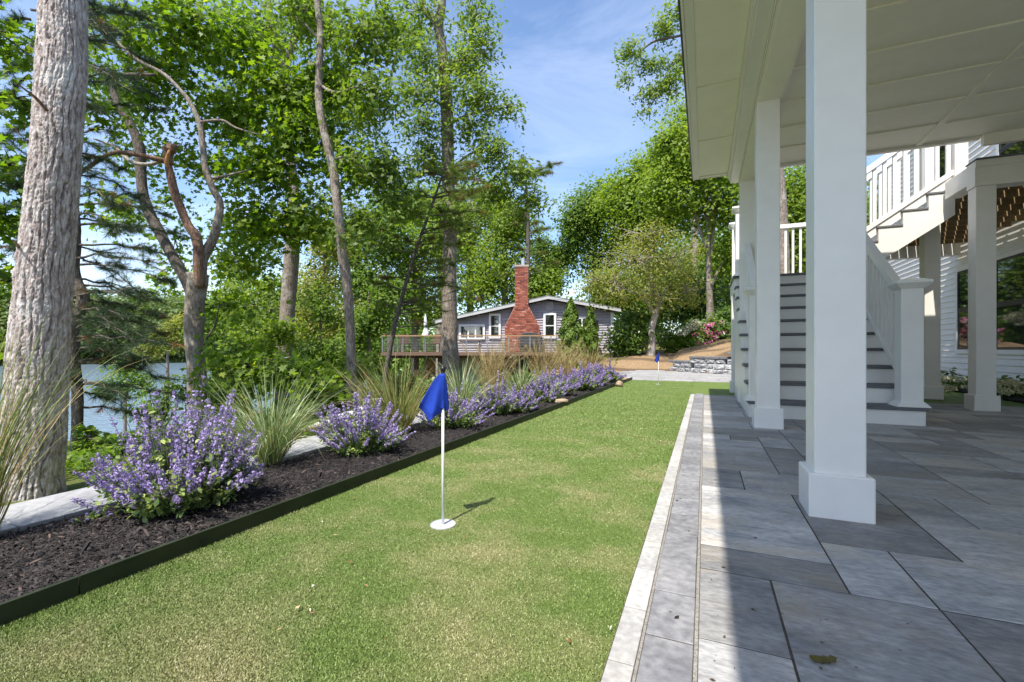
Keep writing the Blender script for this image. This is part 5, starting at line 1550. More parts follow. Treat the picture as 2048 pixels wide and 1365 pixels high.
T = Tree('tall_oak', 'tall oak rising in front of the cottage deck', 902, 810, 11)
T.limb([(908, 830, 11, 46), (904, 780, 11, 36), (900, 700, 11, 32), (899, 600, 11, 30), (900, 458, 11, 27), (896, 366, 11, 26), (894, 220, 11, 24), (885, 110, 11, 21), (877, 48, 11, 20), (884, 0, 11, 17), (892, -150, 11, 12)], 'bark_grey', 'trunk', sides=16, flare=.15)
T.limb([(878, 52, 11, 14), (862, 34, 11, 13), (848, 20, 11, 10), (830, -30, 11, 8)], 'bark_grey')
T.limb([(893, 215, 11, 6), (860, 200, 10.8, 4), (840, 215, 10.6, 2)], 'bark_grey')
T.limb([(893, 125, 11, 6), (940, 118, 10.8, 4), (975, 100, 10.6, 2)], 'bark_grey')
T.limb([(896, 250, 11, 7), (950, 225, 10.8, 4), (1020, 215, 10.6, 2)], 'bark_grey')
T.limb([(898, 340, 11, 5), (960, 300, 10.8, 4), (1010, 330, 10.6, 2)], 'bark_grey')
for a in ((840, 20, 60, 40, 11, 1.2, 34), (815, 70, 40, 45, 11, 1.0, 24), (950, 30, 45, 40, 11, 1.0, 30), (960, 85, 30, 30, 10.8, .8, 22), (850, 120, 60, 45, 10.8, 1.0, 32), (930, 130, 40, 30, 10.8, .8, 22), (830, 190, 50, 35, 10.8, .9, 24), (960, 190, 60, 40, 10.7, .9, 40), (1015, 214, 28, 16, 10.6, .5, 14),
          (845, 250, 55, 28, 10.8, .8, 26), (940, 250, 50, 25, 10.7, .8, 24), (880, 170, 40, 40, 10.5, .6, 18), (990, 300, 45, 28, 10.6, .7, 26), (1030, 340, 40, 30, 10.6, .6, 24), (850, 320, 60, 40, 11.2, .9, 26), (940, 330, 50, 30, 10.8, .8, 20), (1060, 395, 34, 26, 10.8, .5, 16), (990, 380, 50, 30, 11, .8, 22), (860, 300, 40, 30, 11.6, .4, 16), (925, 120, 34, 30, 11.6, .4, 14), (870, 400, 50, 34, 10.6, .6, 22), (940, 420, 50, 34, 10.6, .6, 22)):
    T.blob(*a[:6], a[6], 25, .108, .23, .45, keep=.6, tw=.007)
T.done('leaf_oak', 'oak', barkmat='bark_grey', shift=.1)

# oak limbs reaching past the porch eave
T = Tree('eave_oak', 'oak branches hanging beside the porch eave against the sky', 1560, 700, 15)
T.limb([(1570, 700, 15, 30), (1560, 400, 15, 26), (1530, 100, 15, 20)], 'bark_grey', 'trunk')
T.limb([(1530, 110, 15, 9), (1440, 60, 14.5, 7), (1350, 74, 14, 5), (1305, 85, 14, 4), (1270, 115, 14, 2)], 'bark_dark')
T.limb([(1535, 140, 15, 8), (1420, 90, 14.5, 6), (1368, 108, 14, 5), (1342, 130, 14, 4), (1325, 170, 14, 3), (1300, 215, 14, 1.5)], 'bark_dark')
for a in ((1262, 95, 32, 22, 14, .5, 24), (1330, 50, 34, 32, 14, .6, 30), (1355, 20, 40, 30, 14, .6, 22), (1300, 130, 40, 24, 14, .6, 26), (1250, 150, 18, 14, 14, .4, 8), (1340, 165, 40, 40, 14, .6, 36), (1300, 185, 34, 20, 14, .5, 22), (1360, 120, 30, 40, 14, .6, 22), (1290, 222, 12, 10, 14, .3, 6), (1400, 100, 60, 80, 14.5, 1, 50), (1460, 180, 60, 60, 15, 1, 40)):
    T.blob(*a[:6], a[6], 17, .115, .17, .4, keep=.6, tw=.008)
T.done('leaf_oak', 'oak', barkmat='bark_grey', shift=.12)

# ------------------------------------------------------------------ trees by the cottage and the wood behind
T = Tree('crabapple_tree', 'small spreading olive leaved tree with pale crooked trunk', 1305, 703, 19)
T.limb([(1302, 708, 19, 17), (1304, 680, 19, 15), (1303, 660, 19, 13), (1308, 640, 19, 13), (1312, 628, 19, 14)], 'bark_pale', 'trunk')
T.limb([(1310, 632, 19, 9), (1298, 610, 19, 8), (1280, 590, 18.8, 5), (1240, 575, 18.6, 3)], 'bark_pale')
T.limb([(1311, 632, 19, 9), (1316, 600, 19, 8), (1306, 570, 19, 5), (1290, 530, 19, 3)], 'bark_pale')
T.limb([(1313, 630, 19, 7), (1324, 595, 19, 5), (1345, 560, 19, 3), (1360, 520, 19, 2)], 'bark_pale')
T.limb([(1303, 588, 19, 4), (1300, 540, 19, 3), (1305, 500, 19, 2)], 'bark_pale')
for a in ((1270, 520, 100, 60, 19, 1.8, 150), (1340, 520, 80, 70, 19, 1.8, 130), (1230, 570, 70, 50, 18.6, 1.3, 80), (1370, 580, 50, 40, 19, 1.2, 50), (1290, 470, 80, 40, 19, 1.4, 80), (1300, 590, 90, 40, 18.8, 1.2, 60), (1190, 560, 50, 30, 18.8, 1, 40)):
    T.blob(*a[:6], int(a[6] * .78), 20, .105, .28, .55, keep=.5, tw=.012)
T.done('leaf_olive', 'oval', barkmat='bark_pale')

def forest_tree(label, px, base, d, w, blobs, mat, lean=0, size=.24, barkmat='bark_grey', fork=True, shape='oval', per=42, group='trees in the wood behind the cottage', name='forest_tree', top=None):
    T = Tree(name, label, px, base, d, group=group)
    ty = top if top is not None else min(b[1] for b in blobs)
    T.limb([(px, base + 8, d, w * 1.25), (px + lean * .3, base - (base - ty) * .3, d, w), (px + lean * .7, base - (base - ty) * .65, d, w * .75), (px + lean, ty, d, w * .35)], barkmat, 'trunk')
    for bx, by, rx, ry, m_ in blobs:
        hub = (px + lean * .7, min(base - 5, by + ry * .6), d)
        if fork: T.limb([(px + lean * .5, (base + by) / 2, d, w * .45), ((px + bx) / 2, by + ry * .5, d, w * .35), (bx, by, d, w * .15)], barkmat)
        T.blob(bx, by, rx, ry, d, min(rx, ry) * d / FOC * .9, m_, per, size * .86, .32 * min(rx, ry) * d / FOC, .55, keep=.15, tw=.02, hub=(bx, by + ry * .3, d))
    return T.done(mat, shape, barkmat=barkmat)
F = forest_tree
F('big green oak with forked grey trunk above the rhododendron', 1421, 660, 24, 15, [(1400, 300, 90, 80, 110), (1340, 380, 70, 60, 80), (1440, 400, 70, 70, 80), (1480, 260, 60, 90, 60), (1350, 290, 50, 50, 50), (1470, 500, 50, 50, 40)], 'leaf_bright', lean=-4, top=470)
F('rounded blue green tree against the sky behind the cottage roof', 1190, 640, 40, 12, [(1175, 420, 55, 60, 120), (1215, 400, 60, 55, 120), (1150, 450, 35, 45, 60), (1200, 500, 70, 50, 90)], 'leaf_mid', size=.3)
F('tall bright oak behind the olive tree, crown meeting the sky', 1300, 640, 36, 14, [(1290, 360, 70, 60, 130), (1340, 320, 60, 60, 110), (1250, 400, 60, 55, 100), (1330, 430, 80, 50, 110), (1270, 460, 60, 40, 70)], 'leaf_bright', size=.3)
F('tall leafy tree half hidden by the porch eave', 1390, 650, 34, 14, [(1390, 250, 70, 80, 130), (1440, 320, 60, 80, 110), (1360, 330, 50, 60, 80)], 'leaf_bright', size=.28)
F('leafy tree seen between the porch columns', 1600, 650, 22, 14, [(1590, 380, 80, 90, 120), (1610, 500, 80, 70, 90), (1540, 430, 60, 80, 80), (1570, 590, 70, 40, 50)], 'leaf_bright', size=.2)
F('leafy tree behind the landing rail', 1530, 650, 27, 12, [(1510, 450, 60, 90, 90), (1540, 560, 60, 60, 70), (1490, 580, 40, 50, 50)], 'leaf_mid', size=.22)
F('dark leaved tree behind the white stairs', 1680, 650, 24, 12, [(1690, 420, 80, 90, 110), (1660, 560, 80, 60, 60), (1760, 480, 60, 90, 70)], 'leaf_mid', size=.22)
F('shaded tree low behind the olive tree', 1370, 660, 30, 11, [(1370, 560, 60, 60, 80), (1330, 600, 50, 45, 60), (1400, 610, 50, 45, 60)], 'leaf_shrub', size=.24)
F('shaded tree behind the dark bush', 1250, 660, 31, 10, [(1240, 580, 55, 50, 70), (1280, 620, 50, 40, 50), (1210, 570, 50, 45, 60)], 'leaf_mid', size=.24)
F('bright leafy tree just behind the red chimney', 1010, 650, 30, 12, [(1000, 520, 60, 70, 110), (1060, 580, 50, 50, 80), (960, 560, 60, 60, 90), (1090, 560, 40, 45, 60), (1010, 440, 40, 50, 60)], 'leaf_bright', size=.24)
F('yellow green tree left of the chimney crown', 940, 650, 33, 12, [(930, 470, 60, 60, 90), (980, 400, 50, 60, 80), (1030, 440, 45, 55, 70)], 'leaf_bright', size=.26)
F('leafy tree behind the left end of the deck', 830, 660, 30, 12, [(830, 560, 70, 60, 100), (790, 490, 60, 60, 90), (870, 480, 60, 60, 90), (850, 620, 60, 40, 60)], 'leaf_bright', size=.24)
F('tall tree behind the slender straight trunk', 720, 690, 28, 12, [(720, 560, 60, 70, 100), (760, 620, 50, 50, 70), (690, 480, 50, 60, 70), (760, 460, 60, 50, 70)], 'leaf_mid', size=.24)
F('olive tinted tree right of the pale oak trunk', 650, 700, 22, 10, [(640, 560, 50, 70, 80), (660, 480, 45, 50, 60), (620, 640, 45, 50, 60), (690, 640, 50, 50, 70)], 'leaf_olive', size=.17)
F('feathery tree with light trunk left of the deck', 738, 720, 18, 8, [(740, 640, 40, 50, 60), (700, 690, 40, 35, 50), (780, 580, 45, 40, 50)], 'leaf_mid', size=.15)
F('young bright tree on the bank by the water', 520, 760, 15, 7, [(505, 640, 50, 60, 70), (540, 580, 40, 45, 40), (470, 600, 40, 45, 40), (520, 720, 50, 35, 50)], 'leaf_bright', size=.13, group='trees on the lake bank')
F('slim green tree near the shore behind the forked maple', 440, 760, 21, 7, [(440, 620, 45, 50, 60), (460, 680, 50, 40, 60), (410, 660, 40, 40, 40), (480, 560, 35, 40, 30)], 'leaf_mid', size=.15, group='trees on the lake bank')
F('yellow green shoreline tree against the lake', 335, 745, 26, 6, [(335, 680, 40, 30, 50), (360, 650, 30, 30, 30), (300, 700, 30, 20, 25)], 'leaf_olive', size=.17, group='trees on the lake bank')
F('tree over the eave behind the tall oak crown', 1105, 640, 42, 10, [(1105, 540, 40, 50, 70), (1130, 500, 35, 40, 50), (1080, 500, 30, 40, 45)], 'leaf_mid', size=.3)
F('leafy tree at the left end of the wood', 600, 700, 32, 10, [(600, 600, 60, 60, 80), (560, 660, 50, 40, 60), (640, 660, 50, 40, 60)], 'leaf_mid', size=.26)
F('leafy tree rising behind the leaning pine', 880, 660, 38, 12, [(900, 400, 60, 60, 80), (840, 420, 60, 60, 80), (790, 400, 50, 60, 60)], 'leaf_mid', size=.3)

F('bushy green tree on the shore left of the forked maple', 250, 800, 17, 6, [(255, 735, 40, 36, 40), (225, 770, 36, 30, 30), (290, 765, 34, 28, 26)], 'leaf_mid', size=.13, group='trees on the lake bank', per=22)
F('low bright tree on the bank right of the forked maple', 500, 800, 11, 7, [(490, 700, 56, 40, 60), (540, 730, 50, 36, 50), (450, 720, 40, 36, 40), (560, 660, 40, 40, 36)], 'leaf_bright', size=.12, group='trees on the lake bank', per=26)
F('leafy bank tree between the pale oak and slender trunk', 640, 790, 14, 7, [(640, 700, 50, 40, 50), (680, 720, 40, 40, 40), (610, 740, 40, 34, 36), (650, 610, 40, 50, 36)], 'leaf_mid', size=.13, group='trees on the lake bank', per=26)
# far shore: one mass of distant trees
r_ = np.random.default_rng(4)
pos, nrm, tin, siz = [], [], [], []
for k in range(420):
    px_ = r_.uniform(-260, 640); d_ = r_.uniform(127, 165) / math.hypot(1, (px_ - 1024) / FOC)
    p = P(px_, HOR, d_); h = r_.uniform(7, 12); w_ = h * r_.uniform(.34, .5)
    zb = float(tz(p.x, p.y)); zb = max(zb, LAKE)
    q, n_, t_, _ = blob_points((p.x, p.y, zb + h * .55), (w_, h * .5, w_), 26, 12, w_ * .26, r_, .7)
    pos.append(q); nrm.append(n_); tin.append(np.clip(t_ + r_.normal(0, .15), 0, 1)); siz.append(np.full(len(q), .9) * r_.uniform(.7, 1.2, len(q)))
me = leaf_mesh('far_woods', np.concatenate(pos), np.concatenate(nrm), np.concatenate(siz), 'diamond', np.concatenate(tin), r_)
tag(link('treeline', me, M['leaf_far']), 'wooded far shore across the lake', 'woods', kind='stuff')
# dense wood behind the cottage that closes the gaps
pos, nrm, tin, siz = [], [], [], []
for k in range(150):
    px_ = r_.uniform(520, 1900); d_ = r_.uniform(44, 60)
    p = P(px_, HOR, d_); h = np.interp(px_, [520, 900, 1100, 1250, 1500], [8, 11, 9, 13, 18]) * r_.uniform(.7, 1.0); w_ = h * .3
    q, n_, t_, _ = blob_points((p.x, p.y, float(tz(p.x, p.y)) + h * .5), (w_, h * .5, w_), 60, 14, w_ * .2, r_, .6)
    pos.append(q); nrm.append(n_); tin.append(np.clip(t_ - .05, 0, 1)); siz.append(np.full(len(q), .45) * r_.uniform(.7, 1.2, len(q)))
me = leaf_mesh('woods', np.concatenate(pos), np.concatenate(nrm), np.concatenate(siz), 'diamond', np.concatenate(tin), r_)
tag(link('forest', me, M['leaf_mid']), 'dense deciduous wood far behind the cottage', 'woods', kind='stuff')

# ------------------------------------------------------------------ shrubs
def shrub(name, label, px, base, d, blobs, mat, size, per=20, shape='oval', cat='shrub', flowers=None, keep=.25, shift=0, group=None):
    T = Tree(name, label, px, base, d, cat=cat, group=group)
    base = HOR - (float(tz(T.org.x, T.org.y)) - EYE) * FOC / d
    for bx, by, rx, ry, m_ in blobs:
        T.blob(bx, by, rx, ry, d, min(rx, ry) * d / FOC * .9, m_, per, size, None, .65, keep=keep, tw=.006, hub=(px, base, d))
    o = T.done(mat, shape, name='foliage', barkmat='bark_dark', shift=shift)
    if flowers:
        fm, fl_ = flowers
        P_, N_, t_ = [], [], []
        for fx, fy, fr, m_ in fl_:
            q, n_, tt, _ = blob_points(P(fx, fy, d - .35), (fr * d / FOC, fr * d / FOC * .8, .25), m_, 9, .045 * d / 10, T.r, .4)
            P_.append(q - np.array(T.org)); N_.append(n_ - CAMF * .5); t_.append(tt)
        P_, N_, t_ = map(np.concatenate, (P_, N_, t_))
        link('blossom', leaf_mesh('blossom', P_, N_, T.r.uniform(.5, 1, len(P_)) * .0065 * d, 'oval', t_, T.r), M[fm], o)
    return o
shrub('rhododendron', 'glossy dark green rhododendron at the cottage corner', 1262, 712, 19.5, [(1262, 668, 50, 38, 130), (1240, 690, 36, 24, 60), (1300, 660, 26, 26, 50), (1270, 635, 30, 18, 40)], 'leaf_shrub', .13, per=20)
shrub('rhododendron', 'rhododendron covered with pink blossoms beside the garden wall', 1415, 705, 22, [(1400, 668, 40, 34, 90), (1440, 655, 36, 36, 80), (1460, 672, 30, 26, 50), (1455, 628, 26, 22, 40), (1500, 660, 40, 30, 50)], 'leaf_shrub', .14,
      flowers=('petal_pink', [(1385, 670, 6, 12), (1392, 688, 9, 22), (1416, 668, 10, 18), (1420, 652, 8, 14), (1433, 667, 8, 14), (1415, 688, 7, 12), (1453, 668, 6, 10), (1405, 660, 8, 8), (1440, 645, 8, 6), (1425, 676, 6, 8)]))
shrub('flowering_shrub', 'light green shrub with creamy blossom in front of the pink one', 1370, 702, 20.5, [(1365, 680, 30, 24, 60), (1345, 690, 24, 16, 40), (1380, 655, 26, 16, 40), (1335, 672, 26, 26, 36)], 'leaf_lime', .12, shift=-.3,
      flowers=('petal_cream', [(1372, 660, 8, 14), (1386, 652, 9, 14), (1365, 668, 6, 8), (1396, 648, 6, 8), (1389, 643, 3, 5)]))
shrub('lime_shrub', 'lime green mounded shrub on the bank behind the walk', 640, 862, 7.4, [(640, 795, 46, 40, 110), (600, 820, 34, 34, 60), (675, 790, 30, 40, 50), (660, 760, 36, 20, 40)], 'leaf_lime', .075, per=18)
shrub('bank_shrub', 'bright leafy sapling beside the forked trunk base', 455, 850, 7.8, [(445, 770, 36, 40, 50), (475, 800, 40, 30, 45), (430, 820, 28, 24, 26)], 'leaf_bright', .08, per=14)
shrub('bank_shrub', 'thin leafy shrub by the shore in front of the lake', 320, 860, 7.2, [(318, 800, 44, 40, 30), (290, 830, 34, 30, 20), (350, 770, 36, 26, 20)], 'leaf_mid', .08, per=8, keep=.8)
shrub('bank_shrub', 'leafy shrub between the oak trunk and the purple flowers', 215, 935, 4.6, [(190, 880, 40, 26, 18), (225, 905, 40, 24, 18), (170, 860, 22, 20, 8)], 'leaf_mid', .07, per=9, keep=.7)
shrub('fern_bush', 'low green bush below the cottage deck', 800, 790, 12, [(800, 760, 40, 26, 50), (850, 770, 36, 22, 40), (760, 770, 30, 20, 30)], 'leaf_shrub', .1)
shrub('fern_bush', 'low yellow green bush behind the tan grasses', 1035, 770, 13, [(1030, 758, 40, 14, 36), (985, 762, 30, 12, 24)], 'leaf_lime', .1)
shrub('bank_shrub', 'shaded undergrowth bush left of the deck posts', 735, 760, 16, [(735, 725, 40, 30, 60), (700, 745, 30, 24, 40)], 'leaf_mid', .12)
def arbor(label, px, base, tip, hw, d, seed):
    T = Tree('arborvitae', label, px, base, d, cat='tree')
    r_ = T.r; H = P(px, tip, d).z - T.org.z; W = hw * d / FOC
    n = 5200
    t = r_.random(n) ** 1.15; th = r_.uniform(0, 6.2832, n)
    prof = np.interp(t, [0, .08, .3, .6, .85, 1], [.6, .95, 1, .72, .36, .04])
    lump = 1 + .22 * np.sin(th * 5 + t * 17 + seed) + .16 * np.sin(th * 3 - t * 29)
    rr = W * prof * lump * (.55 + .45 * r_.random(n) ** .4)
    pos = np.stack([np.cos(th) * rr, np.sin(th) * rr, t * H], -1)
    nrm = np.stack([np.cos(th), np.sin(th), .5 + 0 * th], -1) + r_.normal(0, .45, (n, 3))
    link('foliage', leaf_mesh('foliage', pos, nrm, .13 * r_.uniform(.6, 1.2, n), 'diamond', np.clip(r_.normal(.5, .22, n), 0, 1), r_), M['leaf_arbor'], T.o)
    MB().tube([(0, 0, -.3), (0, 0, H * .9)], [W * .2, .02], 7).build('trunk', M['bark_dark'], T.o)
arbor('taller wide arborvitae in front of the cottage wall', 1142, 735, 597, 27, 18.5, 1)
arbor('narrow arborvitae beside the cottage sliding door', 1181, 725, 613, 17, 18.8, 2)
arbor('small stubby arborvitae between the two tall ones', 1163, 728, 655, 12, 18.2, 3)
def hydrangea(px, py, d, lab, sd, ht=.55):
    shrub('hydrangea', lab, px, py, d, [(px, py - 30, 40, 30, 60), (px + 30, py - 22, 30, 24, 40), (px - 25, py - 20, 26, 20, 30)], 'leaf_shrub', .07, per=12, cat='shrub',
          flowers=('petal_cream', [(px - 8, py - 44, 9, 14), (px + 22, py - 40, 8, 12), (px + 4, py - 22, 8, 12), (px + 40, py - 26, 7, 10), (px - 26, py - 30, 7, 10)]))
hydrangea(1896, 800, 8.3, 'white flowering hydrangea under the narrow house window', 1)
hydrangea(2012, 808, 6.9, 'cream flowering hydrangea under the wide house window', 2)
# ------------------------------------------------------------------ catmint clumps
def catmint(label, loc, R_, H, stems, seed, fsize=.011, lsize=.02, dens=1.0):
    o = empty('catmint', loc); tag(o, label, 'flower', 'purple catmint along the bed')
    r_ = np.random.default_rng(seed)
    st = MB(); LP, LN, LT, LS, FP, FN, FT, FS = [], [], [], [], [], [], [], []
    for k in range(stems):
        a = r_.uniform(0, 6.2832); q = math.sqrt(r_.random())
        b0 = np.array([math.cos(a), math.sin(a), 0]) * q * R_ * .32
        out = np.array([math.cos(a), math.sin(a), 0]) * (q ** 1.3) * R_ * r_.uniform(.75, 1.12)
        hh = H * (1 - .45 * q ** 2) * (1 + .22 * math.sin(3 * a + seed) + .15 * math.sin(7 * q + 2 * a + seed * 2)) * r_.uniform(.5, 1.18)
        out = out + np.append(r_.normal(0, .12 * R_, 2), 0)
        tip = out + np.array([0, 0, hh]); mid = b0 * .5 + out * .55 + np.array([0, 0, hh * .55])
        bez = lambda t: (1 - t) ** 2 * b0 + 2 * t * (1 - t) * mid + t * t * tip
        st.tube([Vector(bez(t)) for t in (0, .35, .7, 1)], [.0022, .002, .0016, .0008], 3, cap=False)
        fl0 = r_.uniform(.5, .68)
        nl = int(17 * dens); t = r_.uniform(.05, fl0 + .12, nl)
        c_ = np.array([bez(x) for x in t]) + r_.normal(0, .014, (nl, 3)) * (H / .4)
        LP.append(c_); n_ = r_.normal(0, .6, (nl, 3)); n_[:, 2] += .9; LN.append(n_); LT.append(np.clip(r_.normal(.5, .25, nl), 0, 1)); LS.append(lsize * r_.uniform(.8, 1.75, nl))
        if r_.random() < .66:
            nw = int(6 * dens) + 1
            for w in range(nw):
                t0 = fl0 + (1 - fl0) * (w + .3 * r_.random()) / nw; c0 = bez(t0)
                kf = 8; rad = .017 * (1.15 - .8 * (t0 - fl0) / (1 - fl0)) * (H / .4)
                d_ = r_.normal(size=(kf, 3)); d_ /= np.linalg.norm(d_, axis=1)[:, None]
                FP.append(c0 + d_ * rad * r_.uniform(.5, 1.1, (kf, 1))); FN.append(d_ + r_.normal(0, .4, (kf, 3))); FT.append(np.clip(r_.normal(.5, .24, kf), 0, 1)); FS.append(1.18 * fsize * r_.uniform(.7, 1.25, kf))
    st.build('stems', M['stemgreen'], o)
    cc = np.concatenate
    link('leaves', leaf_mesh('leaves', cc(LP), cc(LN), cc(LS), 'oval', cc(LT), r_), M['nepeta_leaf'], o)
    link('flowers', leaf_mesh('flowers', cc(FP), cc(FN), cc(FS), 'oval', cc(FT), r_, .5), M['nepeta_flower'], o)['kind'] = 'stuff'
    return o
catmint('large purple catmint beside the striped grass, closest to the edging', (-2.20, 1.30, .03), .36, .46, 420, 1, .0115, .021)
catmint('low purple catmint sprig trailing on the mulch', (-2.37, 1.04, .03), .09, .07, 16, 2, .009, .016)
catmint('purple catmint between striped grass and tan leaning grass', (-2.23, 2.50, .03), .34, .36, 300, 3, .0125, .022)
catmint('purple catmint right behind the blue flag', (-2.18, 3.62, .03), .36, .32, 230, 4, .0135, .023)
catmint('purple catmint in front of the tall tan feather grass', (-2.16, 4.55, .03), .36, .33, 220, 5, .014, .024)
catmint('short purple catmint spilling to the edging right of the flag', (-1.98, 4.85, .03), .27, .25, 150, 6, .014, .024)
catmint('purple catmint beside the flat tan rock', (-2.05, 5.9, .03), .36, .31, 200, 7, .016, .027)
catmint('tall purple catmint behind the flat tan rock', (-2.15, 6.7, .03), .40, .36, 220, 8, .017, .029)
catmint('purple catmint mound in front of the arborvitae', (-2.02, 7.7, .03), .42, .36, 230, 9, .019, .032)
catmint('purple catmint under the arborvitae tips', (-2.05, 8.8, .03), .42, .36, 220, 10, .02, .034)
catmint('last purple catmint at the far corner of the bed', (-1.98, 9.9, .03), .42, .36, 220, 11, .022, .036)

# ------------------------------------------------------------------ ornamental grasses
def grass_clump(label, loc, H, n, mat, seed, lean=(0, 0), stiff=.5, width=.004, base=.05, plumes=0, arch=1.0, dry=0, name='ornamental_grass'):
    o = empty(name, loc); tag(o, label, 'grass', 'ornamental grasses in the bed')
    r_ = np.random.default_rng(seed)
    seg = 7
    a = r_.uniform(0, 6.2832, n); q = r_.random(n) ** .6
    L_ = H * r_.uniform(.55, 1.12, n)
    b0 = np.stack([np.cos(a) * q * base, np.sin(a) * q * base, np.zeros(n)], -1)
    d0 = np.stack([np.cos(a) * q * (1 - stiff) + r_.normal(0, .12, n) + lean[0], np.sin(a) * q * (1 - stiff) + r_.normal(0, .12, n) + lean[1], np.ones(n)], -1)
    d0 /= np.linalg.norm(d0, axis=1)[:, None]
    bend = (arch * r_.uniform(.15, 1.0, n) ** 1.6)[:, None]
    hor = d0.copy(); hor[:, 2] = 0; hl = np.linalg.norm(hor, axis=1)[:, None]; hor /= hl + 1e-6
    pts = [b0]; dcur = d0.copy()
    for s_ in range(seg):
        pts.append(pts[-1] + dcur * (L_ / seg)[:, None])
        dcur = dcur + hor * .10 * bend - np.array([0, 0, 1]) * .24 * bend * (s_ + 1) / seg * 1.6
        dcur /= np.linalg.norm(dcur, axis=1)[:, None]
    pts = np.stack(pts, 1)
    sd_ = np.cross(d0, r_.normal(size=(n, 3))); sd_ /= np.linalg.norm(sd_, axis=1)[:, None]
    wv = width * r_.uniform(.6, 1.25, n)
    prof = np.array([.7, 1, 1, .95, .85, .65, .4, .05])
    A = pts - sd_[:, None, :] * (wv[:, None] * prof)[:, :, None] * .5
    B_ = pts + sd_[:, None, :] * (wv[:, None] * prof)[:, :, None] * .5
    V = np.stack([A, B_], 2).reshape(n, -1, 3)
    V[:, :, 2] = np.maximum(V[:, :, 2], .006)
    kk = (seg + 1) * 2
    f = np.array([[2 * i, 2 * i + 1, 2 * i + 3, 2 * i + 2] for i in range(seg)])
    flat_ = (np.arange(n)[:, None, None] * kk + f[None]).reshape(-1)
    tint = np.repeat(np.clip(r_.normal(.5, .24, n), 0, 1), seg)
    isdry = r_.random(n) < dry
    link('blades', np_mesh('blades', V.reshape(-1, 3), flat_, np.full(n * seg, 4), tint), M[mat], o)
    if dry:
        m_ = isdry
        Vd = V[m_] * np.array([1.08, 1.08, .94]); nd = int(m_.sum())
        link('dry_blades', np_mesh('dry_blades', Vd.reshape(-1, 3), (np.arange(nd)[:, None, None] * kk + f[None]).reshape(-1), np.full(nd * seg, 4), np.repeat(r_.random(nd), seg)), M['grass_tan'], o)
    if plumes:
        tips = pts[:plumes, -1]; dr = pts[:plumes, -1] - pts[:plumes, -3]; dr /= np.linalg.norm(dr, axis=1)[:, None]
        link('plumes', needle_mesh('plumes', tips, dr, r_, 30, H * .16, .0012 * H * 1.5, spread=.22), M['grass_tan'], o)
    return o
grass_clump('green and straw grass clump at the frame edge before the oak', (-2.48, .72, .03), .86, 320, 'grass_mix', 1, lean=(-.08, .0), stiff=.84, width=.0032, base=.07, arch=.8, dry=.22)
grass_clump('green and white striped arching grass beside the big catmint', (-2.50, 1.99, .04), .64, 460, 'grass_green', 2, stiff=.5, width=.0042, base=.06, arch=1.9, dry=.10)
grass_clump('tan and green grass leaning left behind the second catmint', (-2.42, 3.15, .03), .72, 420, 'grass_mix', 3, lean=(-.10, -.02), stiff=.5, width=.0046, base=.09, arch=1.3, dry=.35)
grass_clump('grey green striped grass behind the blue flag', (-2.42, 4.25, .03), .72, 300, 'grass_green', 4, stiff=.58, width=.0055, base=.07, arch=1.7, dry=.1)
grass_clump('upright tan feather grass between the striped grasses', (-2.40, 5.0, .03), .80, 260, 'grass_tan', 5, stiff=.86, width=.0042, base=.08, arch=.8, plumes=70)
grass_clump('grey green striped grass right of the tan feather grass', (-2.42, 5.95, .03), .66, 260, 'grass_green', 6, stiff=.55, width=.0065, base=.08, arch=1.7, dry=.12)
grass_clump('tan feather grass left of the arborvitae', (-2.44, 7.0, .03), .84, 190, 'grass_tan', 7, stiff=.84, width=.005, base=.08, arch=.8, plumes=60)
grass_clump('tan feather grass in front of the arborvitae', (-2.44, 8.4, .03), .84, 190, 'grass_tan', 8, stiff=.84, width=.006, base=.09, arch=.8, plumes=60)
grass_clump('tan feather grass at the far corner beside the dirt slope', (-2.35, 9.9, .03), .84, 200, 'grass_tan', 9, stiff=.72, width=.007, base=.11, arch=.9, plumes=60)

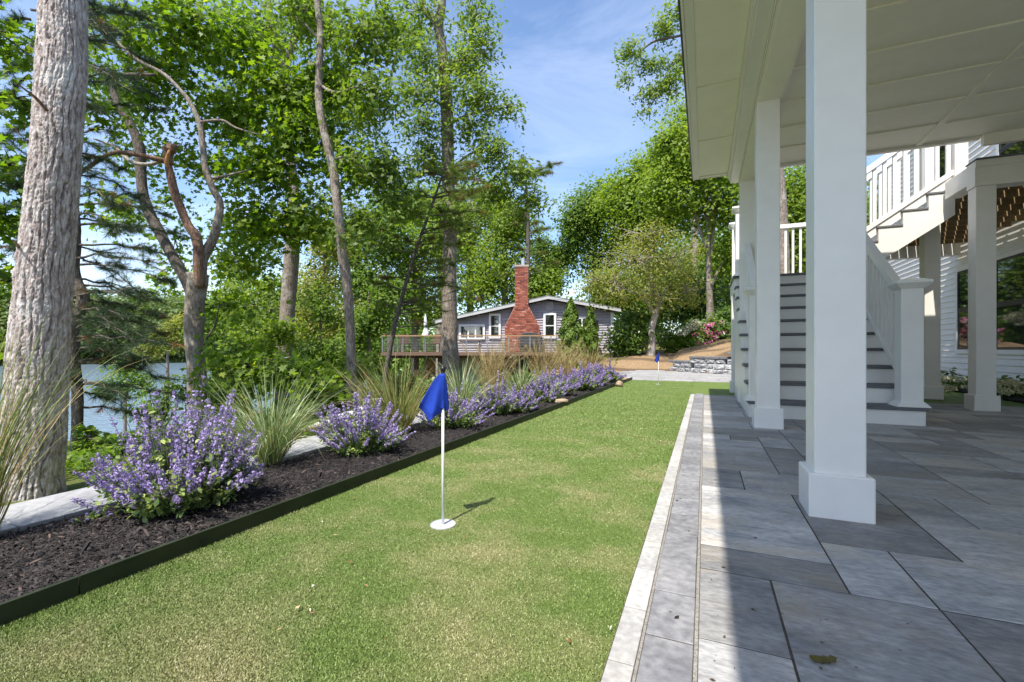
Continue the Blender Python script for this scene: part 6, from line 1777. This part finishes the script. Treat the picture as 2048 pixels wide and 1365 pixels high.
# ------------------------------------------------------------------ ground cover on the bank
r_ = np.random.default_rng(21)
N = 26000
d_ = 3.2 / (1 - r_.random(N) * (1 - 3.2 / 26)); px_ = r_.uniform(-60, 1260, N)
u = (px_ - 1024) / FOC
X = d_ * (-SN + u * CS); Y = d_ * (CS + u * SN)
ok = (X < -3.05) & (vnoise(X * .8, Y * .8, 41) > .34) & (tz(X, Y) > LAKE + .35); X, Y, d_ = X[ok], Y[ok], d_[ok]; N = len(X)
pos = np.stack([X, Y, tz(X, Y) + r_.uniform(.0, .10, N) + .02], -1)
nrm = r_.normal(0, .6, (N, 3)); nrm[:, 2] += .8
me = leaf_mesh('ground_cover', pos, nrm, np.clip(.028 + d_ * .006, .03, .16) * r_.uniform(.6, 1.3, N), 'oval', np.clip(r_.normal(.5, .25, N), 0, 1), r_)
tag(link('undergrowth', me, M['leaf_mid']), 'low leafy ground cover on the wooded bank', 'ground cover', kind='stuff')
N = 14000
yy = 3 / (1 - r_.random(N) * (1 - 3 / 13)); xx = r_.uniform(-4.6, -2.95, N)
ok = vnoise(xx * 2, yy * 2, 43) > .35; xx, yy = xx[ok], yy[ok]; N = len(xx)
a = r_.uniform(0, 6.28, N); h = r_.uniform(.04, .14, N); w = .002 + yy * .0006
zz = tz(xx, yy)
V = np.stack([np.stack([xx - np.cos(a) * w, yy - np.sin(a) * w, zz - .02], -1), np.stack([xx + np.cos(a) * w, yy + np.sin(a) * w, zz - .02], -1), np.stack([xx + r_.normal(0, .04, N), yy + r_.normal(0, .04, N), zz + h], -1)], 1)
tag(link('bank_grass', np_mesh('bank_grass', V.reshape(-1, 3), np.arange(3 * N), np.full(N, 3), r_.random(N)), M['grass_mix']), 'straw and green grass on the bank beside the walk', 'grass', kind='stuff')

# overhead service wires to the cottage
for k, (a_, b_, lab) in enumerate((((1215, 590, 22), (1500, 545, 14), 'upper thin service wire slanting to the cottage gable'), ((1105, 600, 22.6), (1480, 572, 15), 'lower thin service wire slanting to the cottage gable'))):
    p, q = P(*a_), P(*b_)
    pts = [p.lerp(q, t / 10) - Vector((0, 0, .5 * (t / 10) * (1 - t / 10))) for t in range(11)]
    tag(MB().tube(pts, .008, 5).build('service_wire', M['black']), lab, 'wire')
